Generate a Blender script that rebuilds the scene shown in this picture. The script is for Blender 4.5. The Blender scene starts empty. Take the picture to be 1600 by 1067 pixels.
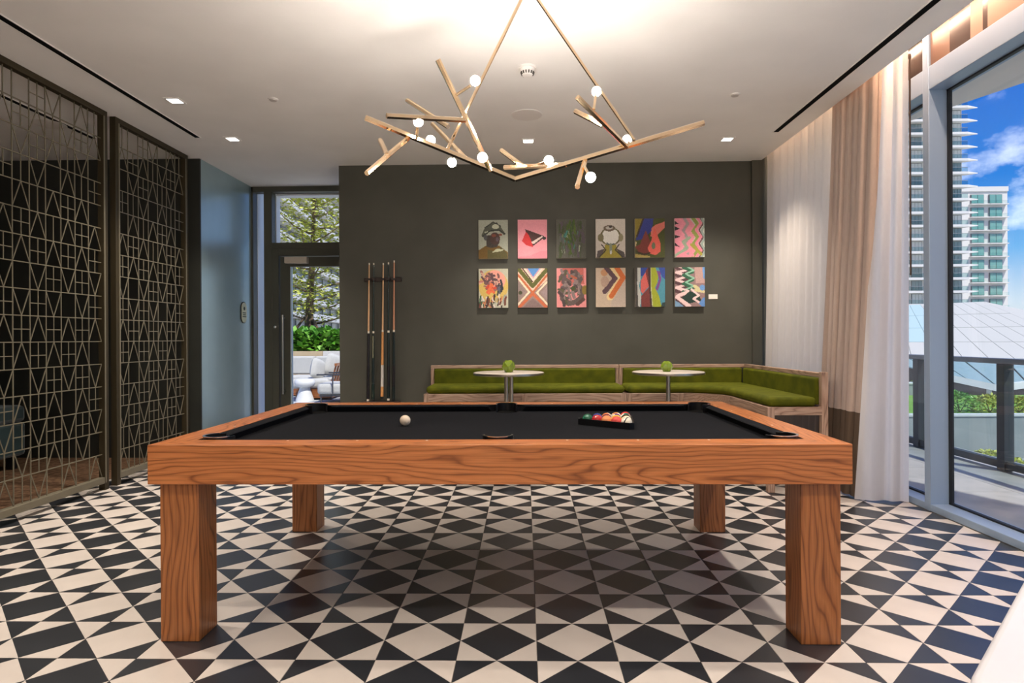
import bpy, bmesh, math, random
from mathutils import Vector, Matrix
random.seed(7)
SC = bpy.context.scene
COL = SC.collection

# ------------------------------------------------------------------ camera
F_PX, YAW, SHIFT_PX, ROLL = 970.63, .02099, -5.674, -.00529
TILE = .3048
CAM_Z = 3.9757 * TILE
cd = bpy.data.cameras.new('camera')
cd.sensor_width = 36; cd.lens = F_PX / 1600 * 36
cd.shift_y = SHIFT_PX / 1600
cd.clip_start = .05; cd.clip_end = 1000
cam = bpy.data.objects.new('camera', cd); COL.objects.link(cam)
_r = Vector((math.cos(YAW), math.sin(YAW), 0)); _f = Vector((-math.sin(YAW), math.cos(YAW), 0)); _u = Vector((0, 0, 1))
_r3 = _r * math.cos(ROLL) + _u * math.sin(ROLL); _u3 = -_r * math.sin(ROLL) + _u * math.cos(ROLL)
cam.matrix_world = Matrix(((_r3.x, _u3.x, -_f.x, 0), (_r3.y, _u3.y, -_f.y, 0), (_r3.z, _u3.z, -_f.z, CAM_Z), (0, 0, 0, 1)))
SC.camera = cam

# ------------------------------------------------------------------ colour management
SC.view_settings.view_transform = 'Standard'
SC.view_settings.look = 'None'
SC.view_settings.gamma = 1
SC.view_settings.use_curve_mapping = False
SC.view_settings.exposure = 0.5
cy = SC.cycles
cy.use_denoising = True
cy.max_bounces = 10; cy.diffuse_bounces = 5; cy.glossy_bounces = 5; cy.transmission_bounces = 6; cy.transparent_max_bounces = 16
cy.caustics_reflective = False; cy.caustics_refractive = False
cy.sample_clamp_indirect = 6.0
cy.blur_glossy = 0.5

def lin(c):
    return tuple(((v / 255) / 12.92 if v / 255 <= .04045 else ((v / 255 + .055) / 1.055) ** 2.4) for v in c[:3])
def L4(c): return (*lin(c), 1)

# ------------------------------------------------------------------ sky
wd = bpy.data.worlds.new('sky'); SC.world = wd; wd.use_nodes = True
wn = wd.node_tree; wn.nodes.clear()
def N(tree, kind, **kw):
    n = tree.nodes.new(kind)
    for k, v in kw.items():
        if k.startswith('i_'):
            key = k[2:].replace('_', ' ')
            n.inputs[key].default_value = v
        else:
            setattr(n, k, v)
    return n
def build_sky():
    t = wn; lk = t.links.new
    tc = N(t, 'ShaderNodeTexCoord'); sep = N(t, 'ShaderNodeSeparateXYZ'); lk(tc.outputs['Generated'], sep.inputs[0])
    ramp = N(t, 'ShaderNodeValToRGB'); lk(sep.outputs['Z'], ramp.inputs[0])
    e = ramp.color_ramp.elements
    e[0].position = 0.0; e[0].color = (.74, .73, .71, 1)
    e[1].position = 1.0; e[1].color = L4((30, 96, 190))
    for p, c in ((.045, (196, 214, 230)), (.11, (112, 174, 228)), (.2, (50, 126, 212)), (.34, (30, 100, 200))):
        el = e.new(p); el.color = L4(c)
    mp = N(t, 'ShaderNodeMapping'); lk(tc.outputs['Generated'], mp.inputs[0])
    mp.inputs['Location'].default_value = (.37, .11, .05); mp.inputs['Scale'].default_value = (1, 1, 1.5)
    no = N(t, 'ShaderNodeTexNoise', i_Scale=4.6, i_Detail=8.0, i_Roughness=.58); lk(mp.outputs[0], no.inputs['Vector'])
    cr = N(t, 'ShaderNodeValToRGB'); lk(no.outputs['Fac'], cr.inputs[0])
    cr.color_ramp.elements[0].position = .525; cr.color_ramp.elements[0].color = (0, 0, 0, 1)
    cr.color_ramp.elements[1].position = .73; cr.color_ramp.elements[1].color = (1, 1, 1, 1)
    mx = N(t, 'ShaderNodeMix', data_type='RGBA'); lk(cr.outputs[0], mx.inputs[0])
    lk(ramp.outputs[0], mx.inputs[6]); mx.inputs[7].default_value = (1.55, 1.6, 1.68, 1)
    bg = N(t, 'ShaderNodeBackground', i_Strength=.9); lk(mx.outputs[2], bg.inputs[0])
    out = N(t, 'ShaderNodeOutputWorld'); lk(bg.outputs[0], out.inputs[0])
build_sky()

# ------------------------------------------------------------------ sun
sd = bpy.data.lights.new('sun', 'SUN'); sd.energy = 3.6; sd.angle = .02; sd.color = (1, .95, .87)
sun = bpy.data.objects.new('sun', sd); COL.objects.link(sun)
sun.rotation_euler = Vector((-.35, .45, -.85)).to_track_quat('-Z', 'Y').to_euler()

DOWNLIGHT_W = 150.0
BULB_L = 325.0
COVE_W = 48.0

# ------------------------------------------------------------------ materials
MATS = {}
def mat(name, col=(128, 128, 128), rough=.5, metal=0., spec=.5, **kw):
    if name in MATS: return MATS[name]
    m = bpy.data.materials.new(name); m.use_nodes = True
    b = m.node_tree.nodes['Principled BSDF']
    b.inputs['Base Color'].default_value = L4(col)
    b.inputs['Roughness'].default_value = rough; b.inputs['Metallic'].default_value = metal
    b.inputs['Specular IOR Level'].default_value = spec
    for k, v in kw.items():
        b.inputs[k.replace('_', ' ')].default_value = v
    MATS[name] = m; return m
def mottle(m, c1, c2, scale=6., detail=4., coord='Object', stretch=(1, 1, 1), bump=0., bscale=None, lo=.35, hi=.65):
    t = m.node_tree; lk = t.links.new; b = t.nodes['Principled BSDF']
    tc = N(t, 'ShaderNodeTexCoord'); mp = N(t, 'ShaderNodeMapping'); lk(tc.outputs[coord], mp.inputs[0]); mp.inputs['Scale'].default_value = stretch
    no = N(t, 'ShaderNodeTexNoise', i_Scale=scale, i_Detail=detail); lk(mp.outputs[0], no.inputs['Vector'])
    cr = N(t, 'ShaderNodeValToRGB'); lk(no.outputs['Fac'], cr.inputs[0])
    cr.color_ramp.elements[0].position = lo; cr.color_ramp.elements[0].color = L4(c1)
    cr.color_ramp.elements[1].position = hi; cr.color_ramp.elements[1].color = L4(c2)
    lk(cr.outputs[0], b.inputs['Base Color'])
    if bump:
        n2 = N(t, 'ShaderNodeTexNoise', i_Scale=bscale or scale * 8, i_Detail=3.); lk(mp.outputs[0], n2.inputs['Vector'])
        bp = N(t, 'ShaderNodeBump', i_Strength=bump, i_Distance=.004); lk(n2.outputs['Fac'], bp.inputs['Height']); lk(bp.outputs[0], b.inputs['Normal'])
    return m
def wood(name, dark, mid, light, axis, freq=26., rough=.36, off=(0, 0, 0), wob=1.0):
    """flat-sawn oak: growth bands across the board, pulled long along `axis`, with fine pores"""
    m = mat(name, mid, rough); t = m.node_tree; lk = t.links.new; b = t.nodes['Principled BSDF']
    tc = N(t, 'ShaderNodeTexCoord'); mp = N(t, 'ShaderNodeMapping'); lk(tc.outputs['Object'], mp.inputs[0])
    rot = {'X': (0, 0, 0), 'Y': (0, 0, math.pi / 2), 'Z': (0, math.pi / 2, 0)}[axis]
    mp.inputs['Rotation'].default_value = rot; mp.inputs['Location'].default_value = off
    st = N(t, 'ShaderNodeMapping'); lk(mp.outputs[0], st.inputs[0]); st.inputs['Scale'].default_value = (.9, 5.2, 5.2)
    n1 = N(t, 'ShaderNodeTexNoise', i_Scale=1.25, i_Detail=2.5, i_Roughness=.45); lk(st.outputs[0], n1.inputs['Vector'])
    sp = N(t, 'ShaderNodeSeparateXYZ'); lk(mp.outputs[0], sp.inputs[0])
    ad = N(t, 'ShaderNodeMath', operation='ADD'); lk(sp.outputs['Y'], ad.inputs[0]); lk(sp.outputs['Z'], ad.inputs[1])
    a = N(t, 'ShaderNodeMath', operation='MULTIPLY'); lk(ad.outputs[0], a.inputs[0]); a.inputs[1].default_value = freq
    c = N(t, 'ShaderNodeMath', operation='MULTIPLY_ADD'); lk(n1.outputs['Fac'], c.inputs[0]); c.inputs[1].default_value = 11. * wob; lk(a.outputs[0], c.inputs[2])
    fr = N(t, 'ShaderNodeMath', operation='FRACT'); lk(c.outputs[0], fr.inputs[0])
    cr = N(t, 'ShaderNodeValToRGB'); lk(fr.outputs[0], cr.inputs[0]); e = cr.color_ramp.elements
    e[0].position = 0; e[0].color = L4(dark); e[1].position = 1; e[1].color = L4(dark)
    for p, q in ((.14, mid), (.5, light), (.86, mid)):
        el = e.new(p); el.color = L4(q)
    pst = N(t, 'ShaderNodeMapping'); lk(mp.outputs[0], pst.inputs[0]); pst.inputs['Scale'].default_value = (5, 190, 190)
    n2 = N(t, 'ShaderNodeTexNoise', i_Scale=1.2, i_Detail=3.); lk(pst.outputs[0], n2.inputs['Vector'])
    pr = N(t, 'ShaderNodeValToRGB'); lk(n2.outputs['Fac'], pr.inputs[0])
    pr.color_ramp.elements[0].position = .32; pr.color_ramp.elements[0].color = (.62, .62, .62, 1)
    pr.color_ramp.elements[1].position = .55; pr.color_ramp.elements[1].color = (1, 1, 1, 1)
    mx = N(t, 'ShaderNodeMix', data_type='RGBA', blend_type='MULTIPLY'); mx.inputs[0].default_value = .8
    lk(cr.outputs[0], mx.inputs[6]); lk(pr.outputs[0], mx.inputs[7]); lk(mx.outputs[2], b.inputs['Base Color'])
    bp = N(t, 'ShaderNodeBump', i_Strength=.12, i_Distance=.001); lk(n2.outputs['Fac'], bp.inputs['Height']); lk(bp.outputs[0], b.inputs['Normal'])
    return m
def glass(name, tint=(253, 254, 254), refl=.07):
    m = bpy.data.materials.new(name); m.use_nodes = True; t = m.node_tree; t.nodes.clear(); lk = t.links.new
    tr = N(t, 'ShaderNodeBsdfTransparent'); tr.inputs[0].default_value = L4(tint)
    gl = N(t, 'ShaderNodeBsdfGlossy', i_Roughness=.0); gl.inputs[0].default_value = (1, 1, 1, 1)
    lw = N(t, 'ShaderNodeLayerWeight', i_Blend=.5); mx = N(t, 'ShaderNodeMixShader')
    pw = N(t, 'ShaderNodeMath', operation='POWER'); lk(lw.outputs['Facing'], pw.inputs[0]); pw.inputs[1].default_value = 4.
    mu = N(t, 'ShaderNodeMath', operation='MULTIPLY_ADD'); lk(pw.outputs[0], mu.inputs[0]); mu.inputs[1].default_value = .35; mu.inputs[2].default_value = refl * .4
    lk(mu.outputs[0], mx.inputs[0]); lk(tr.outputs[0], mx.inputs[1]); lk(gl.outputs[0], mx.inputs[2])
    o = N(t, 'ShaderNodeOutputMaterial'); lk(mx.outputs[0], o.inputs[0]); MATS[name] = m; return m
def fabric(name, c1, c2, trans, tcol=None, weave=900., band=None):
    """woven cloth: diffuse + translucent; band=(z, colour) gives the cloth a second colour sewn on below height z"""
    m = bpy.data.materials.new(name); m.use_nodes = True; t = m.node_tree; t.nodes.clear(); lk = t.links.new
    tc = N(t, 'ShaderNodeTexCoord'); mp = N(t, 'ShaderNodeMapping'); lk(tc.outputs['Object'], mp.inputs[0]); mp.inputs['Scale'].default_value = (1, 1, .25)
    no = N(t, 'ShaderNodeTexNoise', i_Scale=60., i_Detail=3.); lk(mp.outputs[0], no.inputs['Vector'])
    mx = N(t, 'ShaderNodeMix', data_type='RGBA'); lk(no.outputs['Fac'], mx.inputs[0]); mx.inputs[6].default_value = L4(c1); mx.inputs[7].default_value = L4(c2)
    colr = mx.outputs[2]
    if band:
        sp = N(t, 'ShaderNodeSeparateXYZ'); lk(tc.outputs['Object'], sp.inputs[0])
        lt = N(t, 'ShaderNodeMath', operation='LESS_THAN'); lk(sp.outputs['Z'], lt.inputs[0]); lt.inputs[1].default_value = band[0]
        m2 = N(t, 'ShaderNodeMix', data_type='RGBA'); lk(lt.outputs[0], m2.inputs[0]); lk(colr, m2.inputs[6]); m2.inputs[7].default_value = L4(band[1]); colr = m2.outputs[2]
    df = N(t, 'ShaderNodeBsdfDiffuse'); lk(colr, df.inputs[0]); tl = N(t, 'ShaderNodeBsdfTranslucent'); lk(colr, tl.inputs[0])
    ms = N(t, 'ShaderNodeMixShader'); ms.inputs[0].default_value = trans; lk(df.outputs[0], ms.inputs[1]); lk(tl.outputs[0], ms.inputs[2])
    o = N(t, 'ShaderNodeOutputMaterial'); lk(ms.outputs[0], o.inputs[0]); MATS[name] = m; return m
def emit(name, col, strength):
    m = bpy.data.materials.new(name); m.use_nodes = True; t = m.node_tree; t.nodes.clear()
    e = N(t, 'ShaderNodeEmission', i_Strength=strength); e.inputs[0].default_value = (*col, 1)
    o = N(t, 'ShaderNodeOutputMaterial'); t.links.new(e.outputs[0], o.inputs[0]); MATS[name] = m; return m

M = dict(
    oakX=wood('oak_along_x', (132, 74, 36), (182, 110, 60), (194, 122, 70), 'X', 30., wob=1.25),
    oakY=wood('oak_along_y', (132, 74, 36), (182, 110, 60), (194, 122, 70), 'Y', 30., wob=1.25),
    oakZ=wood('oak_along_z', (116, 66, 32), (157, 96, 51), (171, 108, 61), 'Z', 34., off=(.3, .1, .2)),
    ashX=wood('ash_along_x', (132, 104, 88), (172, 142, 122), (188, 160, 140), 'X', 30., .5),
    ashY=wood('ash_along_y', (132, 104, 88), (172, 142, 122), (188, 160, 140), 'Y', 30., .5),
    ashZ=wood('ash_along_z', (132, 104, 88), (172, 142, 122), (188, 160, 140), 'Z', 30., .5),
    paint=mottle(mat('olive_grey_paint', rough=.55, spec=.35), (74, 74, 66), (79, 79, 71), 3.),
    teal=mottle(mat('teal_paint_with_reflection', rough=.3, metal=.4, spec=1.), (150, 174, 180), (160, 184, 190), 2.),  # dark paint lightened and part metallic: window reflection put into the colour
    darkwall=mottle(mat('near_black_green_paint', rough=.5), (38, 40, 36), (44, 46, 41), 3.),
    ceiling=mottle(mat('matte_white_plaster', rough=.85, spec=.2), (238, 237, 236), (243, 242, 241), 2.),
    white=mat('white_metal', (236, 234, 231), .4),
    black=mat('flat_black', (14, 14, 15), .6),
    slot=mat('slot_black', (8, 8, 8), .9, spec=.1),
    cloth=mottle(mat('charcoal_billiard_cloth', rough=.95, spec=.04), (27, 28, 31), (33, 34, 37), 180., 2., bump=.15),
    velvet=mottle(mat('moss_green_velvet', rough=.85, spec=.2, Sheen_Weight=.22, Sheen_Roughness=.3, Sheen_Tint=L4((170, 180, 40))), (70, 76, 6), (90, 94, 12), 9.),
    brass=mat('polished_brass', (248, 220, 182), .12, 1.),
    bronze=mat('aged_bronze', (122, 116, 98), .45, .3),
    bronzed=mat('dark_bronze', (66, 58, 40), .5, .5),
    steel=mat('brushed_steel', (176, 172, 164), .3, 1.),
    chrome=mat('chrome', (210, 212, 214), .1, 1.),
    pocket=mat('dark_nickel', (150, 148, 142), .2, 1.),
    alu=mat('sky_tinted_aluminium', (150, 172, 198), .38, .15),  # sky reflection tinted into the base of the grey frame
    frame=mat('olive_grey_metal_frame', (72, 72, 62), .45, .1),
    gasket=mat('rubber_gasket', (20, 22, 26), .6),
    glass=glass('clear_glass'),
    railglass=glass('railing_glass', (243, 249, 248), .06),
    grout=mat('pale_grout', (176, 166, 154), .8),
    conc=mottle(mat('smooth_grey_concrete', rough=.8), (142, 148, 148), (158, 163, 162), 1.4),
    stone=mottle(mat('grey_stone_paver', rough=.45), (150, 150, 148), (170, 169, 166), 2.5),
    bwhite=mat('white_render', (226, 222, 216), .8),
    bgrey=mat('grey_render', (150, 150, 150), .8),
    bglass=mat('tinted_window_glass', (122, 142, 142), .15, .0, .7),
    bdark=mat('dark_window_bay', (112, 118, 120), .3),
    leaf=mottle(mat('glossy_green_leaf', rough=.4), (52, 122, 24), (128, 184, 62), 3.),
    leaf2=mottle(mat('yellow_green_leaf', rough=.6), (140, 150, 40), (200, 202, 92), 2.),
    grass=mottle(mat('lawn_green', rough=.95), (96, 142, 40), (128, 168, 60), 12.),
    bark=mottle(mat('brown_bark', rough=.9), (92, 74, 54), (128, 106, 82), 8., stretch=(1, 1, .3)),
    cushion=mottle(mat('pale_grey_outdoor_fabric', rough=.9), (184, 183, 178), (196, 195, 190), 60.),
    teak=wood('teak', (112, 62, 34), (156, 94, 56), (170, 108, 66), 'X', 30.),
    tan=mottle(mat('tan_stone', rough=.8), (196, 172, 136), (210, 188, 152), 3.),
    carpet=mottle(mat('brown_patterned_carpet', rough=1., spec=.1), (86, 64, 48), (122, 96, 74), 22., 2.),
    tealvelvet=mottle(mat('dark_teal_velvet', rough=.8, Sheen_Weight=.3), (20, 50, 56), (28, 62, 66), 5.),
    marble=mottle(mat('white_stone_top', rough=.28), (190, 190, 196), (202, 202, 206), 2.2, 6., stretch=(1, 3, 1)),
    copper=mottle(mat('rose_bronze_panel', rough=.4, metal=.2), (140, 108, 94), (150, 118, 102), 2.),
    darkpane=mat('dark_spandrel_glass', (36, 30, 34), .12, spec=.8),
)

# ------------------------------------------------------------------ geometry helpers
class MB:
    """collects simple solids into one mesh"""
    def __init__(s): s.v = []; s.f = []; s.m = []
    def add(s, vs, fs, mi=0):
        o = len(s.v); s.v += [tuple(v) for v in vs]; s.f += [tuple(i + o for i in f) for f in fs]; s.m += [mi] * len(fs); return s
    def box(s, x0, x1, y0, y1, z0, z1, mi=0):
        x0, x1 = sorted((x0, x1)); y0, y1 = sorted((y0, y1)); z0, z1 = sorted((z0, z1))
        return s.add([(x0, y0, z0), (x1, y0, z0), (x1, y1, z0), (x0, y1, z0), (x0, y0, z1), (x1, y0, z1), (x1, y1, z1), (x0, y1, z1)],
                     [(0, 3, 2, 1), (4, 5, 6, 7), (0, 1, 5, 4), (1, 2, 6, 5), (2, 3, 7, 6), (3, 0, 4, 7)], mi)
    def bar(s, a, b, w, d=None, n=4, up=(0, 0, 1), mi=0, taper=1.):
        """n-sided bar from a to b (w, d = full cross-section sizes)"""
        a = Vector(a); b = Vector(b); t = (b - a).normalized(); u = Vector(up)
        if abs(t.dot(u)) > .98: u = Vector((0, 1, 0))
        x = t.cross(u).normalized(); y = x.cross(t).normalized(); d = d or w
        k = math.sqrt(2) if n == 4 else 1
        vs = []
        for p, q in ((a, 1.), (b, taper)):
            for i in range(n):
                an = 2 * math.pi * (i + .5) / n
                vs.append(p + x * (math.cos(an) * w / 2 * k * q) + y * (math.sin(an) * d / 2 * k * q))
        fs = [(i, (i + 1) % n, n + (i + 1) % n, n + i) for i in range(n)] + [tuple(range(n - 1, -1, -1)), tuple(range(n, 2 * n))]
        return s.add(vs, fs, mi)
    def lathe(s, prof, c=(0, 0, 0), n=24, mi=0, axis='Z'):
        """prof = [(radius, height)...] turned round the vertical through c"""
        vs = []
        for r, h in prof:
            for i in range(n):
                an = 2 * math.pi * i / n
                p = (r * math.cos(an), r * math.sin(an), h)
                if axis == 'Y': p = (p[0], -p[2], p[1])
                vs.append((c[0] + p[0], c[1] + p[1], c[2] + p[2]))
        k = len(prof)
        fs = [(j * n + i, j * n + (i + 1) % n, (j + 1) * n + (i + 1) % n, (j + 1) * n + i) for j in range(k - 1) for i in range(n)]
        if prof[0][0] > 1e-5: fs.append(tuple(range(n - 1, -1, -1)))
        if prof[-1][0] > 1e-5: fs.append(tuple((k - 1) * n + i for i in range(n)))
        return s.add(vs, fs, mi)
    def prism(s, poly, z0, z1, mi=0, plane='XY'):
        """polygon extruded; plane XY -> along z, XZ -> along y, YZ -> along x"""
        n = len(poly)
        def P(p, h): return {'XY': (p[0], p[1], h), 'XZ': (p[0], h, p[1]), 'YZ': (h, p[0], p[1])}[plane]
        vs = [P(p, z0) for p in poly] + [P(p, z1) for p in poly]
        fs = [(i, (i + 1) % n, n + (i + 1) % n, n + i) for i in range(n)] + [tuple(range(n - 1, -1, -1)), tuple(range(n, 2 * n))]
        return s.add(vs, fs, mi)
    def ball(s, c, r, n=16, m=10, mi=0):
        prof = [(r * math.sin(math.pi * j / m), -r * math.cos(math.pi * j / m)) for j in range(m + 1)]
        prof[0] = (1e-6, -r); prof[-1] = (1e-6, r)
        return s.lathe(prof, c, n, mi)
    def tube(s, pts, r, n=8, mi=0):
        for a, b in zip(pts[:-1], pts[1:]): s.bar(a, b, 2 * r, n=n, mi=mi)
        return s
    def grid(s, nu, nv, fn, mi=0):
        vs = [fn(i / nu, j / nv) for j in range(nv + 1) for i in range(nu + 1)]
        fs = [(j * (nu + 1) + i, j * (nu + 1) + i + 1, (j + 1) * (nu + 1) + i + 1, (j + 1) * (nu + 1) + i) for j in range(nv) for i in range(nu)]
        return s.add(vs, fs, mi)
    def mesh(s, name, mats, smooth=False):
        me = bpy.data.meshes.new(name); me.from_pydata(s.v, [], s.f); 
        for q in (mats if isinstance(mats, (list, tuple)) else [mats]): me.materials.append(q)
        if any(s.m): me.polygons.foreach_set('material_index', s.m)
        me.update()
        bm = bmesh.new(); bm.from_mesh(me); bmesh.ops.recalc_face_normals(bm, faces=bm.faces); bm.to_mesh(me); bm.free()
        if smooth:
            me.polygons.foreach_set('use_smooth', [True] * len(me.polygons))
            try: me.set_sharp_from_angle(angle=math.radians(38))
            except Exception: pass
        return me
def link(name, me, parent=None, loc=None, bevel=0, seg=2):
    o = bpy.data.objects.new(name, me); COL.objects.link(o)
    if parent is not None: o.parent = parent
    if loc is not None: o.location = loc
    if bevel:
        b = o.modifiers.new('bevel', 'BEVEL'); b.width = bevel; b.segments = seg; b.limit_method = 'ANGLE'; b.angle_limit = math.radians(40)
        try: b.harden_normals = False
        except Exception: pass
        me.polygons.foreach_set('use_smooth', [True] * len(me.polygons))
        try: me.set_sharp_from_angle(angle=math.radians(38))
        except Exception: pass
    return o
def part(name, mb, m, parent, smooth=False, bevel=0, seg=2, label=None, loc=None):
    o = link(name, mb.mesh(name, m, smooth), parent, loc, bevel, seg)
    if label: o['label'] = label
    return o
def tag(o, label, cat, group=None, kind=None):
    o['label'] = label; o['category'] = cat
    if group: o['group'] = group
    if kind: o['kind'] = kind
    return o
def thing(name, label, cat, loc=(0, 0, 0), group=None, rz=0):
    o = bpy.data.objects.new(name, None); COL.objects.link(o); o.location = loc; o.rotation_euler = (0, 0, rz)
    o.empty_display_size = .1
    return tag(o, label, cat, group)
def struct(name, mb, m, label, cat, parent=None, loc=None, smooth=False, bevel=0):
    o = part(name, mb, m, parent, smooth, bevel, loc=loc)
    if parent is None:
        o['kind'] = 'structure'; o['label'] = label; o['category'] = cat
    return o
def copy_tree(o, parent=None):
    c = o.copy(); COL.objects.link(c); c.parent = parent
    for ch in o.children: copy_tree(ch, c)
    return c
def shadeless(o): return o

# ================================================================== ROOM
ZC = 3.07            # ceiling
YB = 6.63            # back wall face
XL = -3.33           # left wall line
XW = 2.79            # window frame inner face
XG = 2.925            # glass
YR = -3.2            # rear wall (behind the camera)
YA = 7.50            # alcove window wall

# ---- floor: patterned encaustic tiles, every cell a square tile with a diamond
floor = struct('floor', MB().box(-3.62, XW + .12, YR, YA + .25, -.12, -.006), M['grout'], 'black and white diamond-patterned tile floor of the billiard room', 'floor')
mwt = mottle(mat('cream_cement_tile', rough=.33, spec=.8), (205, 196, 187), (213, 204, 195), 5.)
mdt = mottle(mat('charcoal_cement_tile', rough=.3, spec=1.0), (37, 40, 45), (46, 49, 54), 5., 6.)
def tile_mesh(name, a, b):
    g = .0012; s = TILE / 2 - g; h = .006
    mb = MB()
    c = [(-s, -s, 0), (s, -s, 0), (s, s, 0), (-s, s, 0)]; d = [(0, -s, 0), (s, 0, 0), (0, s, 0), (-s, 0, 0)]
    lo = [(x, y, -h) for x, y, _ in c]
    v = c + d + lo
    mb.add(v, [(4, 5, 6, 7)], 0)
    o = 0
    mb.f += [(0, 4, 7), (1, 5, 4), (2, 6, 5), (3, 7, 6), (0, 8, 9, 1, 4), (1, 9, 10, 2, 5), (2, 10, 11, 3, 6), (3, 11, 8, 0, 7)]; mb.m += [1] * 8
    me = bpy.data.meshes.new(name); me.from_pydata(mb.v, [], mb.f); me.materials.append(a); me.materials.append(b)
    me.polygons.foreach_set('material_index', mb.m); me.update(); return me, mb
t_dark, mb_dark = tile_mesh('tile_dark_diamond', mdt, mwt)
t_light, mb_light = tile_mesh('tile_light_diamond', mwt, mdt)
def project(p):
    d = Vector(p) - Vector((0, 0, CAM_Z)); z = d.dot(_f)
    if z < .2: return None
    return 800 + F_PX * d.dot(_r3) / z, 533.5 + SHIFT_PX - F_PX * d.dot(_u3) / z, z
cells = []
for i in range(-12, 10):
    for j in range(-19, 17):
        x = (i + .5 + .129485) * TILE; y = (j + .5 + 7.64748) * TILE
        if x < -3.62 + TILE / 2 or x > XW + .12 or y < YR + .1 or y > YA + .1: continue
        p = project((x, y, 0)); seen = False
        if p and -90 < p[0] < 1690 and p[1] < 1180 and y < 6.6 and not (-1.4 < x < 1.2 and y > 5.2): seen = True
        cells.append((0 if seen else 1, y, x, (i + j) % 2))
cells.sort()
for k, (hid, y, x, odd) in enumerate(cells):
    if k < 300:
        o = bpy.data.objects.new('tile', t_dark if odd else t_light); COL.objects.link(o); o.parent = floor; o.location = (x, y, 0)
rest = MB()
for hid, y, x, odd in cells[300:]:
    src = mb_dark if odd else mb_light
    o = len(rest.v); rest.v += [(a + x, b + y, c) for a, b, c in src.v]; rest.f += [tuple(q + o for q in f) for f in src.f]
    rest.m += [(1 - q if not odd else q) for q in src.m]
me = bpy.data.meshes.new('tile_field'); me.from_pydata(rest.v, [], rest.f); me.materials.append(mdt); me.materials.append(mwt)
me.polygons.foreach_set('material_index', rest.m); me.update()
o = link('tile_field', me, floor); o['kind'] = 'stuff'

# ---- lounge floor beyond the screens
struct('floor_carpet', MB().box(-6.4, -3.62, YR, 6.4, -.12, .0), M['carpet'], 'brown patterned carpet of the dark lounge behind the metal screens', 'carpet')
# ---- ceiling
struct('ceiling', MB().box(-6.4, 2.50, YR, YA + .3, ZC, ZC + .4), M['ceiling'], 'smooth white plaster ceiling of the billiard room', 'ceiling')
struct('ceiling_pocket', MB().box(2.50, 3.15, YR, YA + .3, 3.42, 3.55), M['ceiling'], 'raised ceiling pocket above the curtains along the window', 'ceiling')
# ---- walls
struct('wall_back', MB().box(-1.99, XW + .3, YB, YB + .22, 0, ZC + .35), M['paint'], 'olive grey painted back wall hung with twelve small paintings', 'wall')
struct('wall_alcove', MB().box(-2.0, -1.99 + .02, YB + .2, YA + .1, 0, ZC), M['paint'], 'short return wall of the door alcove', 'wall')
struct('wall_left', MB().box(-3.55, XL, 6.33, YA + .1, 0, ZC), M['teal'], 'satin teal wall beside the glazed terrace door', 'wall')
struct('wall_lounge', MB().box(-6.4, XL + .001, 6.31, 6.33, 0, ZC), M['darkwall'], 'dark wall closing the lounge behind the metal screens', 'wall')
struct('wall_lounge_side', MB().box(-6.55, -6.4, YR, 6.5, 0, ZC), M['darkwall'], 'dark side wall of the lounge', 'wall')
struct('wall_rear', MB().box(-6.4, 3.2, YR - .2, YR, 0, ZC + .4), mat('warm_white_paint', (214, 204, 192), .8), 'plain warm white rear wall', 'wall')
struct('baseboard_back', MB().box(-1.985, 2.45, YB - .012, YB, 0, .1), M['paint'], 'olive grey baseboard along the back wall', 'baseboard')
struct('trim_1', MB().box(2.40, 2.50, YB - .035, YB, 0, ZC), M['paint'], 'painted corner pilaster beside the curtains', 'trim')

# ---- window wall (right): aluminium frame with big panes
win = thing('window_1', 'tall aluminium-framed window wall looking onto the balcony', 'window', (0, 0, 0)); win['kind'] = 'structure'
MUL = [6.55, 4.37, 2.1, -.2, -2.5]
for y in MUL:
    part('mullion', MB().box(XW - .004, XG + .005, y - .032, y + .032, 0, 3.42), M['alu'], win, bevel=.004)
part('sill', MB().box(XW, XG + .06, YR, YB, 0, .05), M['alu'], win, bevel=.004)
part('head_rail', MB().box(XW, XG + .06, YR, YB, 2.905, 3.065), M['alu'], win, bevel=.004)
for a, b in zip(MUL[1:], MUL[:-1]):
    part('pane', MB().box(XG - .006, XG + .006, a + .03, b - .03, .05, 2.91), M['glass'], win)
    g = MB()
    for y0, y1, z0, z1 in ((a + .032, a + .046, .05, 2.905), (b - .046, b - .032, .05, 2.905), (a + .03, b - .03, .05, .062), (a + .03, b - .03, 2.893, 2.905)):
        g.box(XG - .014, XG + .014, y0, y1, z0, z1)
    part('gasket', g, M['gasket'], win)
# spandrel panels above the head rail
M['brownpane'] = mat('brown_spandrel', (112, 84, 70), .3); M['darkbrown'] = mat('dark_brown_spandrel', (66, 54, 52), .2)
ys = [6.55, 4.40, 4.34, 4.145, 3.955, 3.85, 3.81, 2.1, 0, -2.5]
cols = ['darkpane', None, 'brownpane', 'darkbrown', 'copper', 'darkbrown', 'copper', 'copper', 'copper']
for a, b, c in zip(ys[1:], ys[:-1], cols):
    if c: part('spandrel_panel', MB().box(XW + .012, XW + .03, a, b, 3.065, 3.42), M[c], win)

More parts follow.
